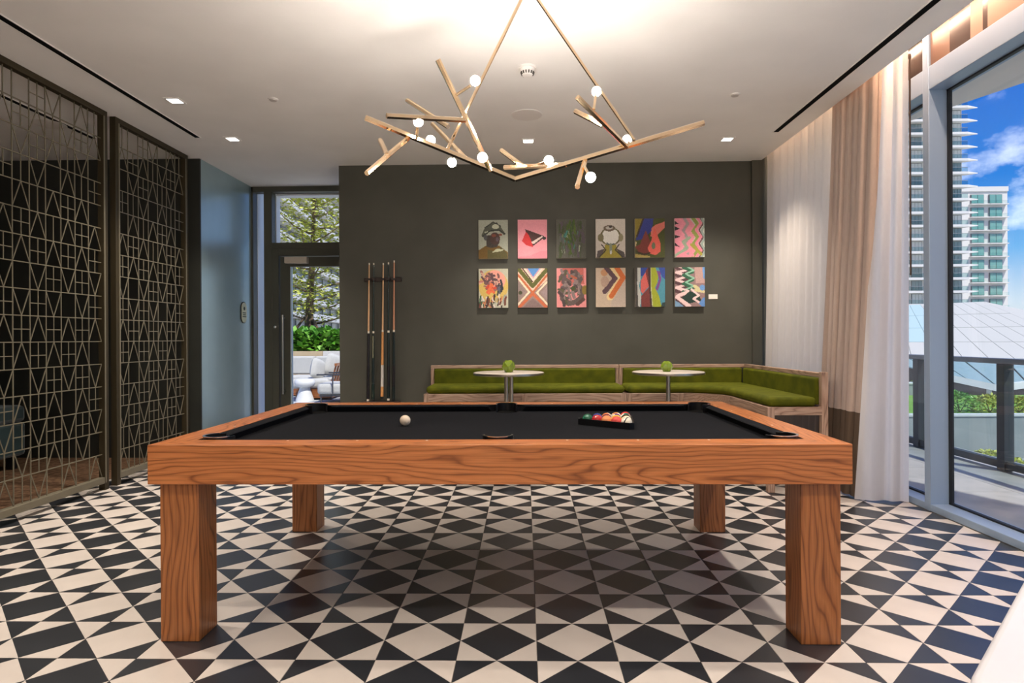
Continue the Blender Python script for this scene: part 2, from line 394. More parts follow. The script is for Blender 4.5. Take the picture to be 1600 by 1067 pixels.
# ---- alcove window wall with door (left)
alc = thing('window_2', 'dark-framed sidelight and transom glazing round the terrace door', 'window', (0, 0, 0)); alc['kind'] = 'structure'
fr = M['frame']
def fbox(name, x0, x1, z0, z1, y0=YA, y1=YA + .12, m=fr, par=alc, bev=.003):
    return part(name, MB().box(x0, x1, y0, y1, z0, z1), m, par, bevel=bev)
fbox('frame_head', -3.33, -1.95, 3.005, 3.07)
fbox('frame_jamb', -3.37, -3.305, 0, 3.07)
fbox('mullion', -3.175, -3.075, 0, 3.01)
fbox('transom_rail', -3.08, -1.95, 2.315, 2.385)
wr_ = mat('white_reveal', (226, 230, 234), .5)
fbox('outer_reveal', -3.5, -3.30, 0, 3.05, YA + .12, YA + .46, wr_)
fbox('outer_reveal', -3.16, -3.066, 2.385, 3.0, YA + .12, YA + .24, wr_)
fbox('outer_reveal', -3.066, -1.95, 2.985, 3.06, YA + .12, YA + .26, wr_)
fbox('pane', -3.305, -3.175, 0, 3.005, YA + .06, YA + .07, M['glass'], bev=0)
fbox('pane', -3.075, -1.95, 2.385, 3.005, YA + .06, YA + .07, M['glass'], bev=0)
door = thing('door_1', 'dark-framed glazed door to the terrace', 'door', (-2.5, YA, 0)); door['kind'] = 'structure'
def dbox(name, x0, x1, z0, z1, y0, y1, m, bev=.003, par=None):
    return part(name, MB().box(x0 + 2.5, x1 + 2.5, y0, y1, z0, z1), m, par or door, bevel=bev)
dbox('door_frame', -3.075, -2.995, 0, 2.315, .0, .12, fr)
dbox('door_frame', -2.995, -1.95, 2.225, 2.315, .0, .12, fr)
dbox('stile', -2.985, -2.865, .01, 2.215, .025, .085, fr)
dbox('stile', -2.11, -1.99, .01, 2.215, .025, .085, fr)
dbox('top_rail', -2.865, -2.11, 2.095, 2.215, .025, .085, fr)
dbox('bottom_rail', -2.865, -2.11, .01, .2, .025, .085, fr)
dbox('pane', -2.865, -2.11, .2, 2.095, .05, .06, M['glass'], 0)
dbox('glazing_bead', -2.868, -2.852, .2, 2.095, .03, .084, mat('pale_bead', (180, 196, 204), .4), .001)
dbox('door_closer', -2.905, -2.63, 2.128, 2.205, -.055, .026, mat('silver_paint', (196, 186, 172), .45), .006)
h = part('pull_handle', MB().bar((-.43, -.05, .545), (-.43, -.05, 1.505), .022, n=12), M['steel'], door, smooth=True)
for z in (.58, 1.47):
    part('handle_standoff', MB().bar((-.43, -.05, z), (-.43, .03, z), .016, n=10), M['steel'], h)
part('lock_cylinder', MB().lathe([(.016, 0), (.016, .012), (.010, .016)], (-.538, .0, 1.36), 16, axis='Y'), M['chrome'], door, smooth=True)
# pill-shaped notice plate on the teal wall
pl = thing('wall_plate', 'small cream pill-shaped notice plate on the teal wall', 'sign', (XL, 7.28, 1.40))
def pill(w, h, n=12):
    r = w / 2; pts = []
    for i in range(n + 1):
        a = math.pi + math.pi * i / n; pts.append((r * math.cos(a), r + r * math.sin(a)))
    for i in range(n + 1):
        a = math.pi * i / n; pts.append((r * math.cos(a), h - r + r * math.sin(a)))
    return pts
part('plate_backing', MB().prism(pill(.15, .255), .001, .007, plane='YZ'), M['black'], pl)
part('plate_face', MB().prism([(a, b + .008) for a, b in pill(.128, .238)], .007, .012, plane='YZ'), mat('cream_enamel', (226, 228, 196), .4), pl)
ic = MB(); ic.prism([(.022 * math.cos(2 * math.pi * i / 16), .175 + .022 * math.sin(2 * math.pi * i / 16)) for i in range(16)], .012, .0135, plane='YZ')
part('plate_icon', ic, mat('plate_ink', (74, 84, 66), .6), pl)
for z, w in ((.118, .04), (.096, .035), (.074, .045)):
    part('plate_lettering', MB().box(.012, .0135, -w, w, z, z + .011), MATS['plate_ink'], pl)

# ================================================================== CEILING FITTINGS
def downlight(x, y, label, visible_parts=True):
    t = thing('downlight', label, 'downlight', (x, y, ZC), 'square recessed downlights')
    fr_ = MB()
    for a in ((-.06, -.045, -.06, .06), (.045, .06, -.06, .06), (-.045, .045, -.06, -.045), (-.045, .045, .045, .06)):
        fr_.box(a[0], a[1], a[2], a[3], -.006, 0)
    part('trim_frame', fr_, M['white'], t)
    part('lens', MB().box(-.045, .045, -.045, .045, -.003, 0), MATS.get('downlight_lens') or emit('downlight_lens', (1, .93, .84), 9.), t)
    ld = bpy.data.lights.new('downlight_lamp', 'SPOT'); ld.energy = DOWNLIGHT_W; ld.spot_size = math.radians(100); ld.spot_blend = 1.0
    ld.shadow_soft_size = .045; ld.color = (1, .88, .76)
    lo = bpy.data.objects.new('downlight_lamp', ld); COL.objects.link(lo); lo.parent = t; lo.location = (0, 0, -.03)
    return t
downlight(-2.71, 4.77, 'square downlight nearest the long left ceiling slot')
downlight(-2.70, 5.70, 'square downlight above the alcove side, beyond the left slot end')
downlight(.04, 5.86, 'square downlight behind the chandelier, near the back wall')
downlight(1.91, 5.88, 'square downlight near the right end of the back wall')
for x, y in ((-2.7, 2.9), (-2.7, .8), (-2.7, -1.4), (-.6, 1.1), (1.5, 1.1), (-.6, -1.4), (1.5, -1.4), (1.91, 2.9)):  # extra unseen fixtures, added to light the room evenly
    downlight(x, y, 'added square downlight out of view, evening out the room light')
def slot(x, y0, y1, label):
    t = thing('linear_diffuser', label, 'air diffuser', (x, y0, ZC), 'black linear air slots')
    part('slot_dark_strip', MB().box(-.024, .024, 0, y1 - y0, -.003, 0), M['slot'], t)  # flat black strip below the ceiling, painted as the dark recess
    e = MB(); e.box(-.031, -.024, -.006, y1 - y0 + .006, -.005, 0).box(.024, .031, -.006, y1 - y0 + .006, -.005, 0)
    part('slot_edge', e, M['white'], t)
slot(-3.0, 1.2, 5.65, 'long black air slot in the ceiling on the left')
slot(2.285, 1.2, 5.69, 'long black air slot in the ceiling beside the curtains')
slot(-3.96, 1.2, 5.65, 'black air slot in the lounge ceiling seen through the screens')
sm = thing('smoke_detector', 'round white smoke detector on the ceiling above the chandelier', 'smoke detector', (.026, 4.27, ZC))
part('mounting_base', MB().lathe([(.06, -.012), (.06, 0)], n=32), M['white'], sm, smooth=True)
part('detector_body', MB().lathe([(.02, -.062), (.034, -.058), (.044, -.03), (.05, -.012)], n=32), M['white'], sm, smooth=True)
for i in range(14):
    a = 2 * math.pi * i / 14
    part('vent', MB().bar((.040 * math.cos(a), .040 * math.sin(a), -.052), (.046 * math.cos(a), .046 * math.sin(a), -.034), .007, n=4), mat('vent_grey', (70, 66, 62), .7), sm)
def speaker(x, y, label):
    t = thing('ceiling_speaker', label, 'speaker', (x, y, ZC))
    part('rim', MB().lathe([(.125, -.006), (.132, -.004), (.132, 0)], n=40), M['white'], t, smooth=True)
    part('grille', MB().lathe([(.001, -.008), (.09, -.008), (.124, -.006)], n=40), mat('speaker_grille', (232, 228, 226), .7), t, smooth=True)
speaker(.024, 5.18, 'round white ceiling speaker behind the chandelier')
speaker(-4.08, 5.25, 'round ceiling speaker in the lounge seen through the screen')
def sprinkler(x, y, label):
    t = thing('sprinkler_cap', label, 'sprinkler', (x, y, ZC))
    part('escutcheon', MB().lathe([(.036, -.006), (.04, 0)], n=24), M['white'], t, smooth=True)
    part('cap', MB().lathe([(.026, -.014), (.03, -.006)], n=24), mat('cap_grey', (196, 190, 186), .5), t, smooth=True)
sprinkler(-1.94, 4.77, 'small sprinkler cap in the ceiling left of the chandelier')
sprinkler(1.62, 4.80, 'small sprinkler cap in the ceiling right of the chandelier')
# LED strip in the curtain pocket
cv = thing('led_strip', 'warm linear light hidden in the curtain pocket', 'light strip', (2.62, 2.0, 3.40))
part('strip_lens', MB().box(-.012, .012, -4.6, 4.5, -.006, 0), emit('led_strip_glow', (1, .70, .48), 14.), cv)
part('strip_channel', MB().box(-.02, .02, -4.62, 4.52, 0, .02), M['white'], cv)
ld = bpy.data.lights.new('led_lamp', 'AREA'); ld.shape = 'RECTANGLE'; ld.size = .03; ld.size_y = 9.0; ld.energy = COVE_W; ld.color = (1, .66, .46)
lo = bpy.data.objects.new('led_lamp', ld); COL.objects.link(lo); lo.parent = cv; lo.location = (0, 0, -.012)
spk = thing('track_spot', 'small bronze spotlight head above the window head rail', 'spotlight', (2.765, 3.52, 3.27))
part('spot_arm', MB().bar((0, 0, .12), (0, 0, .03), .012, n=8), M['bronzed'], spk)
part('spot_head', MB().bar((-.03, -.045, .015), (.02, .035, .045), .045, n=14), M['bronzed'], spk, smooth=True)

# ================================================================== METAL SCREENS
COLS7 = ['IAEHEAHVHAHVHVIA', 'EHVIAHAEVHAEAHVI', 'HAHVIAHVHAHVHVHV', 'VIAEAIAHVHAHAHAE',
         'EVIAHAHVEAHVEVIA', 'AHVIAHAHVHAHAHVE', 'IAEHEAHVHAEVHVEA']
CW, RH = .1446, .1825
def motif_mesh(k):
    w, d = .0062, .005; mb = MB()
    if k == 'A':
        mb.bar((0, 0, 0), (0, CW / 2, RH), w, d, up=(1, 0, 0)); mb.bar((0, CW, 0), (0, CW / 2, RH), w, d, up=(1, 0, 0))
    elif k == 'V':
        mb.bar((0, 0, RH), (0, CW / 2, 0), w, d, up=(1, 0, 0)); mb.bar((0, CW, RH), (0, CW / 2, 0), w, d, up=(1, 0, 0))
    else:
        mb.box(-d / 2, d / 2, CW / 2 - w / 2, CW / 2 + w / 2, 0, RH)
        if k == 'H': mb.box(-d / 2, d / 2, 0, CW, RH * .47, RH * .47 + w)
    return mb.mesh('lattice_motif', M['bronze'])
MOTIF = {k: motif_mesh(k) for k in 'AVHI'}
vbar = MB().box(-.003, .003, -.0032, .0032, 0, RH * 16).mesh('lattice_upright', M['bronze'])
hbar = MB().box(-.003, .003, 0, CW * 7, -.0034, .0034).mesh('lattice_crossbar', M['bronze'])
def screen(y0, label):
    t = thing('metal_screen', label, 'room divider', (-3.42, y0, 0), 'bronze lattice screens')
    W = CW * 7; z0 = .105; z1 = z0 + 16 * RH
    for a in (-.05, W):
        p = part('post', MB().box(-.025, .025, a, a + .05, 0 if a else 0, z1 + .045), M['bronzed'], t, bevel=.002)
        part('post_edge', MB().box(.025, .029, a + (.036 if a < 0 else .002), a + (.05 if a < 0 else .014), .06, z1), M['bronze'], p)
    part('top_rail', MB().box(-.025, .025, 0, W, z1, z1 + .045), M['bronzed'], t, bevel=.002)
    part('bottom_rail', MB().box(-.025, .025, 0, W, z0 - .05, z0), M['bronze'], t, bevel=.002)
    for c in range(1, 7): link('lattice_upright', vbar, t, (0, CW * c, z0))
    for r in range(1, 16): link('lattice_crossbar', hbar, t, (0, 0, z0 + RH * r))
    for c in range(7):
        for r in range(16):
            k = COLS7[c][r]
            if k != 'E': link('lattice_motif', MOTIF[k], t, (0, CW * c, z0 + RH * (15 - r)))
screen(3.932, 'tall bronze lattice screen at the left edge, nearer of the two')
screen(5.143, 'tall bronze lattice screen beside the teal wall, farther of the two')

# dark sofa in the lounge behind the screens
so = thing('lounge_sofa', 'low dark teal sofa in the shadows behind the nearer lattice screen', 'sofa', (-5.2, 4.5, 0))
part('seat_base', MB().box(-.45, .42, -1.5, 1.35, .12, .44), M['tealvelvet'], so, bevel=.03)
part('backrest', MB().box(-.6, -.38, -1.5, 1.35, .12, .9), M['tealvelvet'], so, bevel=.05)
for a, b in ((-1.48, -.08), (-.06, 1.33)):
    part('seat_cushion', MB().box(-.37, .44, a, b, .44, .60), M['tealvelvet'], so, bevel=.04)
for x in (-.4, .36):
    for y in (-1.4, 1.25): part('leg', MB().box(x - .03, x + .03, y - .03, y + .03, 0, .12), M['black'], so)
st = thing('lounge_stool', 'dark stool standing on the carpet behind the nearer screen', 'stool', (-4.35, 4.7, 0))
part('stool_seat', MB().lathe([(.19, .40), (.2, .43), (.19, .46), (.001, .465)], n=24), M['tealvelvet'], st, smooth=True)
for i in range(3):
    a = i * 2.094 + .3
    part('leg', MB().bar((.15 * math.cos(a), .15 * math.sin(a), 0), (.1 * math.cos(a), .1 * math.sin(a), .41), .03, n=8), M['black'], st)

# ================================================================== POOL TABLE
PX, PY = -.117, 3.242
pt = thing('pool_table', 'long oak pool table with charcoal cloth and square legs', 'pool table', (PX, PY, 0))
HX, HY, RW = 1.3835, .809, .128            # half outer size, rail width
ZT, ZL = .7936, .6375
IX, IY = HX - RW, HY - RW
PC, PR, PMO, PMR = .068, .068, .066, .066      # corner pocket inset / radius, middle pocket inset / radius
def rail(sgn, along):
    if along == 'X': pts = [(-HX, sgn * HY), (HX, sgn * HY), (IX, sgn * IY), (-IX, sgn * IY)]
    else: pts = [(sgn * HX, -HY), (sgn * HX, HY), (sgn * IX, IY), (sgn * IX, -IY)]
    return part('rail', MB().prism(pts, ZL, ZT), M['oak' + along], pt, bevel=.002)
rails = [rail(-1, 'X'), rail(1, 'X'), rail(-1, 'Y'), rail(1, 'Y')]
for sx in (-1, 1):
    for sy in (-1, 1):
        x1, y1 = sx * (HX - .032), sy * (HY - .030)
        part('leg', MB().box(x1, x1 - sx * .156, y1, y1 - sy * .148, 0, ZL + .001), M['oakZ'], pt, bevel=.003)
for k in (-3, -2, -1, 1, 2, 3):
    for s, r_ in ((-1, rails[0]), (1, rails[1])):
        part('rail_sight', MB().lathe([(.0055, ZT - .001), (.0055, ZT + .0006)], (k * .287, s * (HY - .104), 0), 12), mat('pearl_inlay', (240, 226, 210), .3), r_)
for k in (-1, 0, 1):
    for s, r_ in ((-1, rails[2]), (1, rails[3])):
        part('rail_sight', MB().lathe([(.0055, ZT - .001), (.0055, ZT + .0006)], (s * (HX - .104), k * .287, 0), 12), MATS['pearl_inlay'], r_)
BED = .752
part('slate_bed', MB().box(-IX, IX, -IY, IY, BED - .03, BED), M['cloth'], pt)
for s in (-1, 1):
    part('rail_cloth', MB().box(-IX, IX, s * IY, s * (IY - .004), BED, ZT - .002), M['cloth'], pt)
    part('rail_cloth', MB().box(s * IX, s * (IX - .004), -IY, IY, BED, ZT - .002), M['cloth'], pt)
part('bed_underside', MB().box(-IX + .03, IX - .03, -IY + .03, IY - .03, ZL + .02, BED - .031), M['black'], pt)
def cushion(x0, x1, axis, s):
    """rubber cushion wrapped in cloth between two pockets; profile leans in to a nose above the bed"""
    lim = IY if axis == 'X' else IX
    prof = [(lim + .0, ZT - .002), (lim - .012, ZT - .001), (lim - .05, BED + .037), (lim - .054, BED + .033), (lim - .03, BED - .0), (lim, BED)]
    ins = [0, 0, .045, .05, .03, 0]
    n = len(prof); vs = []
    for end, sg in ((x0, 1), (x1, -1)):
        for (d, z), i_ in zip(prof, ins):
            a = end + sg * i_
            vs.append((a, s * d, z) if axis == 'X' else (s * d, a, z))
    mb = MB().add(vs, [(i, (i + 1) % n, n + (i + 1) % n, n + i) for i in range(n)] + [tuple(range(n - 1, -1, -1)), tuple(range(n, 2 * n))])
    return part('cushion', mb, M['cloth'], pt)
for s in (-1, 1):
    cushion(-IX + .112, -.068, 'X', s); cushion(.068, IX - .112, 'X', s)
    cushion(-IY + .112, IY - .112, 'Y', s)
def ring(x, y, ang, span, r0, r1, z0, z1, n=26):
    vs = []
    for i in range(n + 1):
        a = ang - span / 2 + span * i / n
        for rr, z in ((r0, z0), (r0, z1), (r1, z1), (r1, z0)): vs.append((x + rr * math.cos(a), y + rr * math.sin(a), z))
    fs = [(i * 4 + j, i * 4 + (j + 1) % 4, (i + 1) * 4 + (j + 1) % 4, (i + 1) * 4 + j) for i in range(n) for j in range(4)] + [(0, 1, 2, 3), (n * 4 + 3, n * 4 + 2, n * 4 + 1, n * 4)]
    return MB().add(vs, fs)
def pocket(x, y, ang, span, R_):
    p = part('pocket', MB().lathe([(.001, BED + .001), (R_ - .010, BED + .001), (R_ - .008, BED + .002)], (x, y, 0), 28), M['slot'], pt)  # black disc laid on the bed, painted as the dark open hole
    part('pocket_liner', ring(x, y, ang, span, R_ - .008, R_ - .001, BED, ZT + .008), mat('pocket_rubber', (16, 16, 18), .3), p, smooth=True)
    part('pocket_rim', ring(x, y, ang, span * .8, R_ - .009, R_ + .001, ZT + .008, ZT + .0105), M['chrome'], p, smooth=True)
for sx in (-1, 1):
    for sy in (-1, 1):
        pocket(sx * (IX - PC), sy * (IY - PC), math.atan2(sy, sx), math.radians(262), PR)
        part('corner_cloth', MB().prism([(sx * IX, sy * IY), (sx * (IX - .125), sy * IY), (sx * (IX - PC), sy * (IY - .004)), (sx * (IX - .017), sy * (IY - .017)), (sx * (IX - .004), sy * (IY - PC)), (sx * IX, sy * (IY - .125))], BED, ZT - .002), M['cloth'], pt)
for sy in (-1, 1): pocket(0, sy * (IY - PMO), sy * math.pi / 2, math.radians(215), PMR)

def pool_ball(name, x, y, col, stripe, label, cat='pool ball', tilt=(0, 0, 0), group=None):
    key = name + str(col) + str(stripe)
    m = mat('ball_' + key, col, .08, spec=.6, Coat_Weight=.4)
    if stripe:
        t = m.node_tree; lk = t.links.new; b = t.nodes['Principled BSDF']
        tc = N(t, 'ShaderNodeTexCoord'); sp = N(t, 'ShaderNodeSeparateXYZ'); lk(tc.outputs['Object'], sp.inputs[0])
        ab = N(t, 'ShaderNodeMath', operation='ABSOLUTE'); lk(sp.outputs['Z'], ab.inputs[0])
        lt = N(t, 'ShaderNodeMath', operation='LESS_THAN'); lk(ab.outputs[0], lt.inputs[0]); lt.inputs[1].default_value = stripe
        mx = N(t, 'ShaderNodeMix', data_type='RGBA'); lk(lt.outputs[0], mx.inputs[0]); mx.inputs[6].default_value = L4((236, 226, 204)); mx.inputs[7].default_value = L4(col)
        lk(mx.outputs[2], b.inputs['Base Color'])
    o = link(name, MB().ball((0, 0, 0), .0286, 24, 14).mesh(name, m, True), None, (x, y, BED + .0286 + .0003))
    o.rotation_euler = tilt
    return tag(o, label, cat, group)
pool_ball('cue_ball', -.632, 3.25, (232, 214, 190), 0, 'white cue ball alone on the charcoal cloth', 'cue ball')
# triangle rack, apex to the left
ca, sa = math.cos(-.13), math.sin(-.13)
AX, AY = .328, 3.285; DB = .0574
def rk(u, v): return AX + u * ca - v * sa, AY + u * sa + v * ca
RACK = [[((22, 92, 66), 0, 'green ball at the left tip of the rack')],
        [((176, 36, 40), 0, 'deep red ball next to the green tip ball'), ((30, 62, 140), 0, 'blue ball on the far side of the rack, behind the red one')],
        [((226, 140, 84), 0, 'light orange ball in the middle of the near side'), ((120, 44, 52), .012, 'maroon striped ball in the centre of the rack'), ((214, 120, 70), .014, 'orange striped ball on the far side of the rack')],
        [((214, 76, 72), 0, 'coral red ball near the right end of the near side'), ((230, 176, 60), 0, 'yellow ball inside the rack near its base'), ((92, 52, 120), .012, 'purple striped ball inside the rack near its base'), ((224, 150, 90), .012, 'pale orange striped ball on the far side near the base')],
        [((20, 20, 22), .0035, 'cream ball with a thin black band at the near right corner'), ((232, 196, 120), .01, 'pale yellow striped ball in the base row beside the near corner'), ((24, 24, 26), 0, 'black ball in the middle of the base row'), ((40, 110, 90), .012, 'green striped ball in the base row beside the far corner'), ((206, 58, 58), 0, 'bright red ball at the far right corner of the rack')]]
for r_, row in enumerate(RACK):
    for c_, (col, stp, lab) in enumerate(row):
        x, y = rk(r_ * DB * .866, (c_ - r_ / 2) * DB)
        pool_ball('pool_ball', x, y, col, stp, lab, tilt=(.9 + c_, .5 * r_, .3), group='balls in the triangle rack')
rko = thing('ball_rack', 'black triangular rack holding the coloured balls', 'ball rack', (AX, AY, BED + .0005), rz=-.13)
def tri(a, cut=.022):
    L = 4 * DB * .866 + a; e = 2 * DB + a * 1.732
    P3 = [Vector((-2 * a, 0)), Vector((L, -e)), Vector((L, e))]; o = []
    for i in range(3):
        p, q, r_ = P3[i - 1], P3[i], P3[(i + 1) % 3]
        o += [q + (p - q).normalized() * cut, q + (r_ - q).normalized() * cut]
    return [tuple(v) for v in o]
ti, to = tri(.0295, .020), tri(.036, .026)
rmat = mat('rack_plastic', (16, 16, 18), .35)
for i in range(6):
    j = (i + 1) % 6
    part('rack_side' if i % 2 else 'rack_corner', MB().prism([to[i], to[j], ti[j], ti[i]], .001, .033), rmat, rko)

# ================================================================== CHANDELIER
ch = thing('chandelier', 'branching brass chandelier with small glowing round bulbs over the pool table', 'chandelier', (.03, 3.35, ZC))
def cp(p): return (p[0] - .03, p[1] - 3.35, p[2] - ZC)
part('canopy', MB().lathe([(.001, -.014), (.045, -.014), (.05, -.010), (.05, 0)], (0, -.04, 0), n=32), M['brass'], ch, smooth=True)
for a, b in (((-.8, 3.12, 2.327), (-.048, 3.3, 2.054)), ((-.048, 3.3, 2.054), (.922, 3.2, 2.307))):
    part('main_arm', MB().bar(cp(a), cp(b), .030, n=6), M['brass'], ch)
for a, b in (((.012, 3.31, 3.06), (-.398, 3.22, 2.194)), ((.046, 3.31, 3.06), (.572, 3.235, 2.234))):
    part('suspension_rod', MB().bar(cp(a), cp(b), .017, n=6), M['brass'], ch)
for a, b in (((-.413, 2.98, 2.552), (-.175, 3.27, 2.092)), ((-.648, 2.92, 2.263), (-.28, 3.14, 2.314)), ((-.66, 3.5, 2.557), (-.404, 3.3, 2.338)),
             ((-.523, 3.55, 2.439), (-.304, 3.24, 2.149)), ((-.739, 2.9, 1.987), (-.596, 3.17, 2.234)), ((-.744, 3.2, 2.238), (-.67, 3.03, 2.111)),
             ((.254, 2.95, 2.35), (.536, 3.24, 2.199)), ((.266, 3.22, 2.382), (.393, 3.1, 2.266)), ((-.129, 3.5, 2.269), (-.003, 3.4, 2.146)),
             ((-.11, 3.45, 2.159), (.225, 3.27, 2.121)), ((.256, 3.0, 1.938), (.319, 3.26, 2.137))):
    part('branch', MB().bar(cp(a), cp(b), .027, n=6), M['brass'], ch)
STEMS = [((-.26, 3.02, 2.44), (-.333, 3.06, 2.413)), ((-.525, 3.05, 2.26), (-.551, 3.18, 2.233)), ((-.387, 3.32, 2.166), (-.357, 3.24, 2.176)),
         ((-.207, 3.1, 2.114), (-.189, 3.22, 2.095)), ((-.494, 3.28, 2.257), (-.472, 3.2, 2.212)), ((.373, 3.22, 2.47), (.353, 3.14, 2.361)),
         ((.554, 3.35, 2.27), (.553, 3.24, 2.212)), ((.116, 3.3, 2.148), (.045, 3.38, 2.143)), ((.316, 3.02, 1.995), (.305, 3.16, 2.083))]
BULBS = [(-.234, 3.0, 2.456), (-.515, 3.02, 2.269), (-.389, 3.34, 2.158), (-.205, 3.06, 2.102), (-.497, 3.3, 2.267), (.378, 3.24, 2.491), (.559, 3.38, 2.283), (.13, 3.28, 2.147), (.32, 3.0, 1.983)]
glow = emit('bulb_glow', (1, .89, .78), BULB_L)
for (a, b), q in zip(STEMS, BULBS):
    s_ = part('bulb_socket', MB().bar(cp(b), cp(a), .014, n=8), M['brass'], ch)
    part('bulb', MB().ball(cp(q), .024, 16, 10), glow, s_, smooth=True)

ch2 = copy_tree(ch); ch2.location = (-.25, -1.1, ZC); ch2['label'] = 'added unseen copy of the brass chandelier, evening out the room light'  # unseen chandelier copy added behind the camera as extra room light

# ================================================================== CUES ON THE WALL
rkx = thing('cue_rack', 'short dark wooden cue rack fixed to the olive wall', 'cue rack', (-1.515, YB, 1.843))
part('rack_bar', MB().box(-.2, .2, -.03, 0, -.022, .022), mat('dark_walnut', (44, 30, 26), .5), rkx, bevel=.004)
CUES = [(-1.651, 2.015, -1.673, .552, 'maple', 'black', None, 'white', 'maple-shafted cue with black butt and white bumper, leftmost in the rack'),
        (-1.603, 2.014, -1.618, .552, 'green', 'green', 'inlay', None, 'dark green cue with pale inlays, second from the left'),
        (-1.501, 2.013, -1.522, .579, 'maple', 'butt', 'wrap', None, 'maple cue with white wrapped grip in the middle of the rack'),
        (-1.446, 2.02, -1.454, .558, 'green', 'dark', None, 'white', 'dark green cue with white bumper, fourth from the left'),
        (-1.385, 2.04, -1.399, .551, 'maple2', 'dark', None, None, 'reddish maple cue with dark green butt, rightmost in the rack')]
CM = dict(maple=mat('maple', (224, 178, 132), .35), maple2=mat('rosy_maple', (206, 146, 112), .35), green=mat('dark_green_lacquer', (24, 44, 40), .25), black=mat('black_lacquer', (26, 22, 26), .3),
          dark=mat('blackish_green_lacquer', (20, 34, 34), .3), butt=mat('honey_maple', (214, 152, 92), .35), wrap=mat('white_linen_wrap', (206, 200, 192), .8), ivory=mat('ivory_ferrule', (238, 228, 210), .4))
for x1, z1, x0, z0, sh, bt, deco, bump, lab in CUES:
    yb = YB - .062; xs = (x0 + x1) / 2
    t = thing('pool_cue', lab, 'pool cue', (x0, yb, z0), 'pool cues standing in the wall rack')
    Lz = z1 - z0
    def P_(f): return ((x1 - x0) * f, 0, Lz * f)
    def seg(name, f0, f1, w0, w1, m): return part(name, MB().bar(P_(f0), P_(f1), w0, n=10, taper=w1 / w0), m, t, smooth=True)
    seg('shaft', .505, .985, .021, .013, CM[sh]); seg('ferrule', .985, 1., .014, .014, CM['ivory'])
    seg('joint_collar', .49, .505, .023, .022, CM['ivory'])
    if deco == 'wrap':
        seg('forearm', .245, .49, .028, .023, CM['butt']); seg('wrap', .085, .245, .031, .028, CM['wrap']); seg('butt_sleeve', .012, .085, .032, .031, CM['butt'])
    elif deco == 'inlay':
        seg('forearm', .30, .49, .027, .023, CM[bt]); seg('grip', .12, .30, .030, .027, CM['dark']); seg('butt_sleeve', .012, .12, .031, .030, CM[bt])
        for f0, f1 in ((.31, .47), (.03, .11)):
            part('inlay', MB().bar((P_(f0)[0], -.012, P_(f0)[2]), (P_(f1)[0], -.0115, P_(f1)[2]), .007, n=6), mat('pale_inlay', (178, 174, 140), .4), t)
    else:
        seg('forearm', .25, .49, .028, .023, CM[bt]); seg('grip', .10, .25, .030, .028, CM['black']); seg('butt_sleeve', .012, .10, .031, .030, CM[bt])
    seg('bumper', -.003, .014, .028, .031, CM['ivory'] if bump else M['black'])
    part('clip', MB().box((x1 - x0) * .88 - .016, (x1 - x0) * .88 + .016, -.016, .034, 1.832 - z0, 1.852 - z0), MATS['dark_walnut'], t)
fl = thing('cue_shelf', 'low dark ledge under the pool cues at the olive wall', 'ledge', (-1.535, YB, .5))
part('ledge', MB().box(-.2, .2, -.10, 0, 0, .045), MATS['dark_walnut'], fl, bevel=.004)

# ================================================================== PAINTINGS
NX, NY = 56, 74
def pin(poly, x, y):
    r = False; n = len(poly); j = n - 1
    for i in range(n):
        xi, yi = poly[i]; xj, yj = poly[j]
        if (yi > y) != (yj > y) and x < (xj - xi) * (y - yi) / (yj - yi) + xi: r = not r
        j = i
    return r
def rast(ops, seed, jit):
    rnd = random.Random(seed)
    g = [[(0, 0, 0)] * NX for _ in range(NY)]
    for op in ops:
        k = op[0]; c = op[-1]
        for j in range(NY):
            for i in range(NX):
                x = (i + .5) / NX; y = (j + .5) / NY
                if k == 'fill': hit = True
                elif k == 'poly': hit = pin(op[1], x, y)
                elif k == 'ell': hit = ((x - op[1]) / op[3]) ** 2 + ((y - op[2]) / op[4]) ** 2 < 1
                elif k == 'line':
                    hit = False; w = op[2]
                    for (ax, ay), (bx, by) in zip(op[1][:-1], op[1][1:]):
                        ay_, by_, y_ = ay * 1.33, by * 1.33, y * 1.33
                        dx, dy = bx - ax, by_ - ay_; q = dx * dx + dy * dy
                        u = max(0, min(1, ((x - ax) * dx + (y_ - ay_) * dy) / q)) if q else 0
                        if (x - ax - u * dx) ** 2 + (y_ - ay_ - u * dy) ** 2 < w * w: hit = True; break
                if hit: g[j][i] = c
    out = []
    for j in range(NY):
        for i in range(NX):
            q = rnd.uniform(-jit, jit); out.append(tuple(max(0, min(255, v + q)) for v in g[j][i]))
    return out
def strokes(n, seed, box, cols, w=(.02, .05), ln=(.08, .2), ang=(0, 6.28)):
    r = random.Random(seed); o = []
    for _ in range(n):
        x = r.uniform(box[0], box[2]); y = r.uniform(box[1], box[3]); a = r.uniform(*ang); l = r.uniform(*ln)
        o.append(('line', [(x, y), (x + l * .5 * math.cos(a) + r.uniform(-.02, .02), y + l * .5 * math.sin(a)), (x + l * math.cos(a), y + l * math.sin(a))], r.uniform(*w), r.choice(cols)))
    return o
def zig(x0, amp, ys, w, c): return ('line', [(x0 + (amp if i % 2 else 0), y) for i, y in enumerate(ys)], w, c)
ART = {}
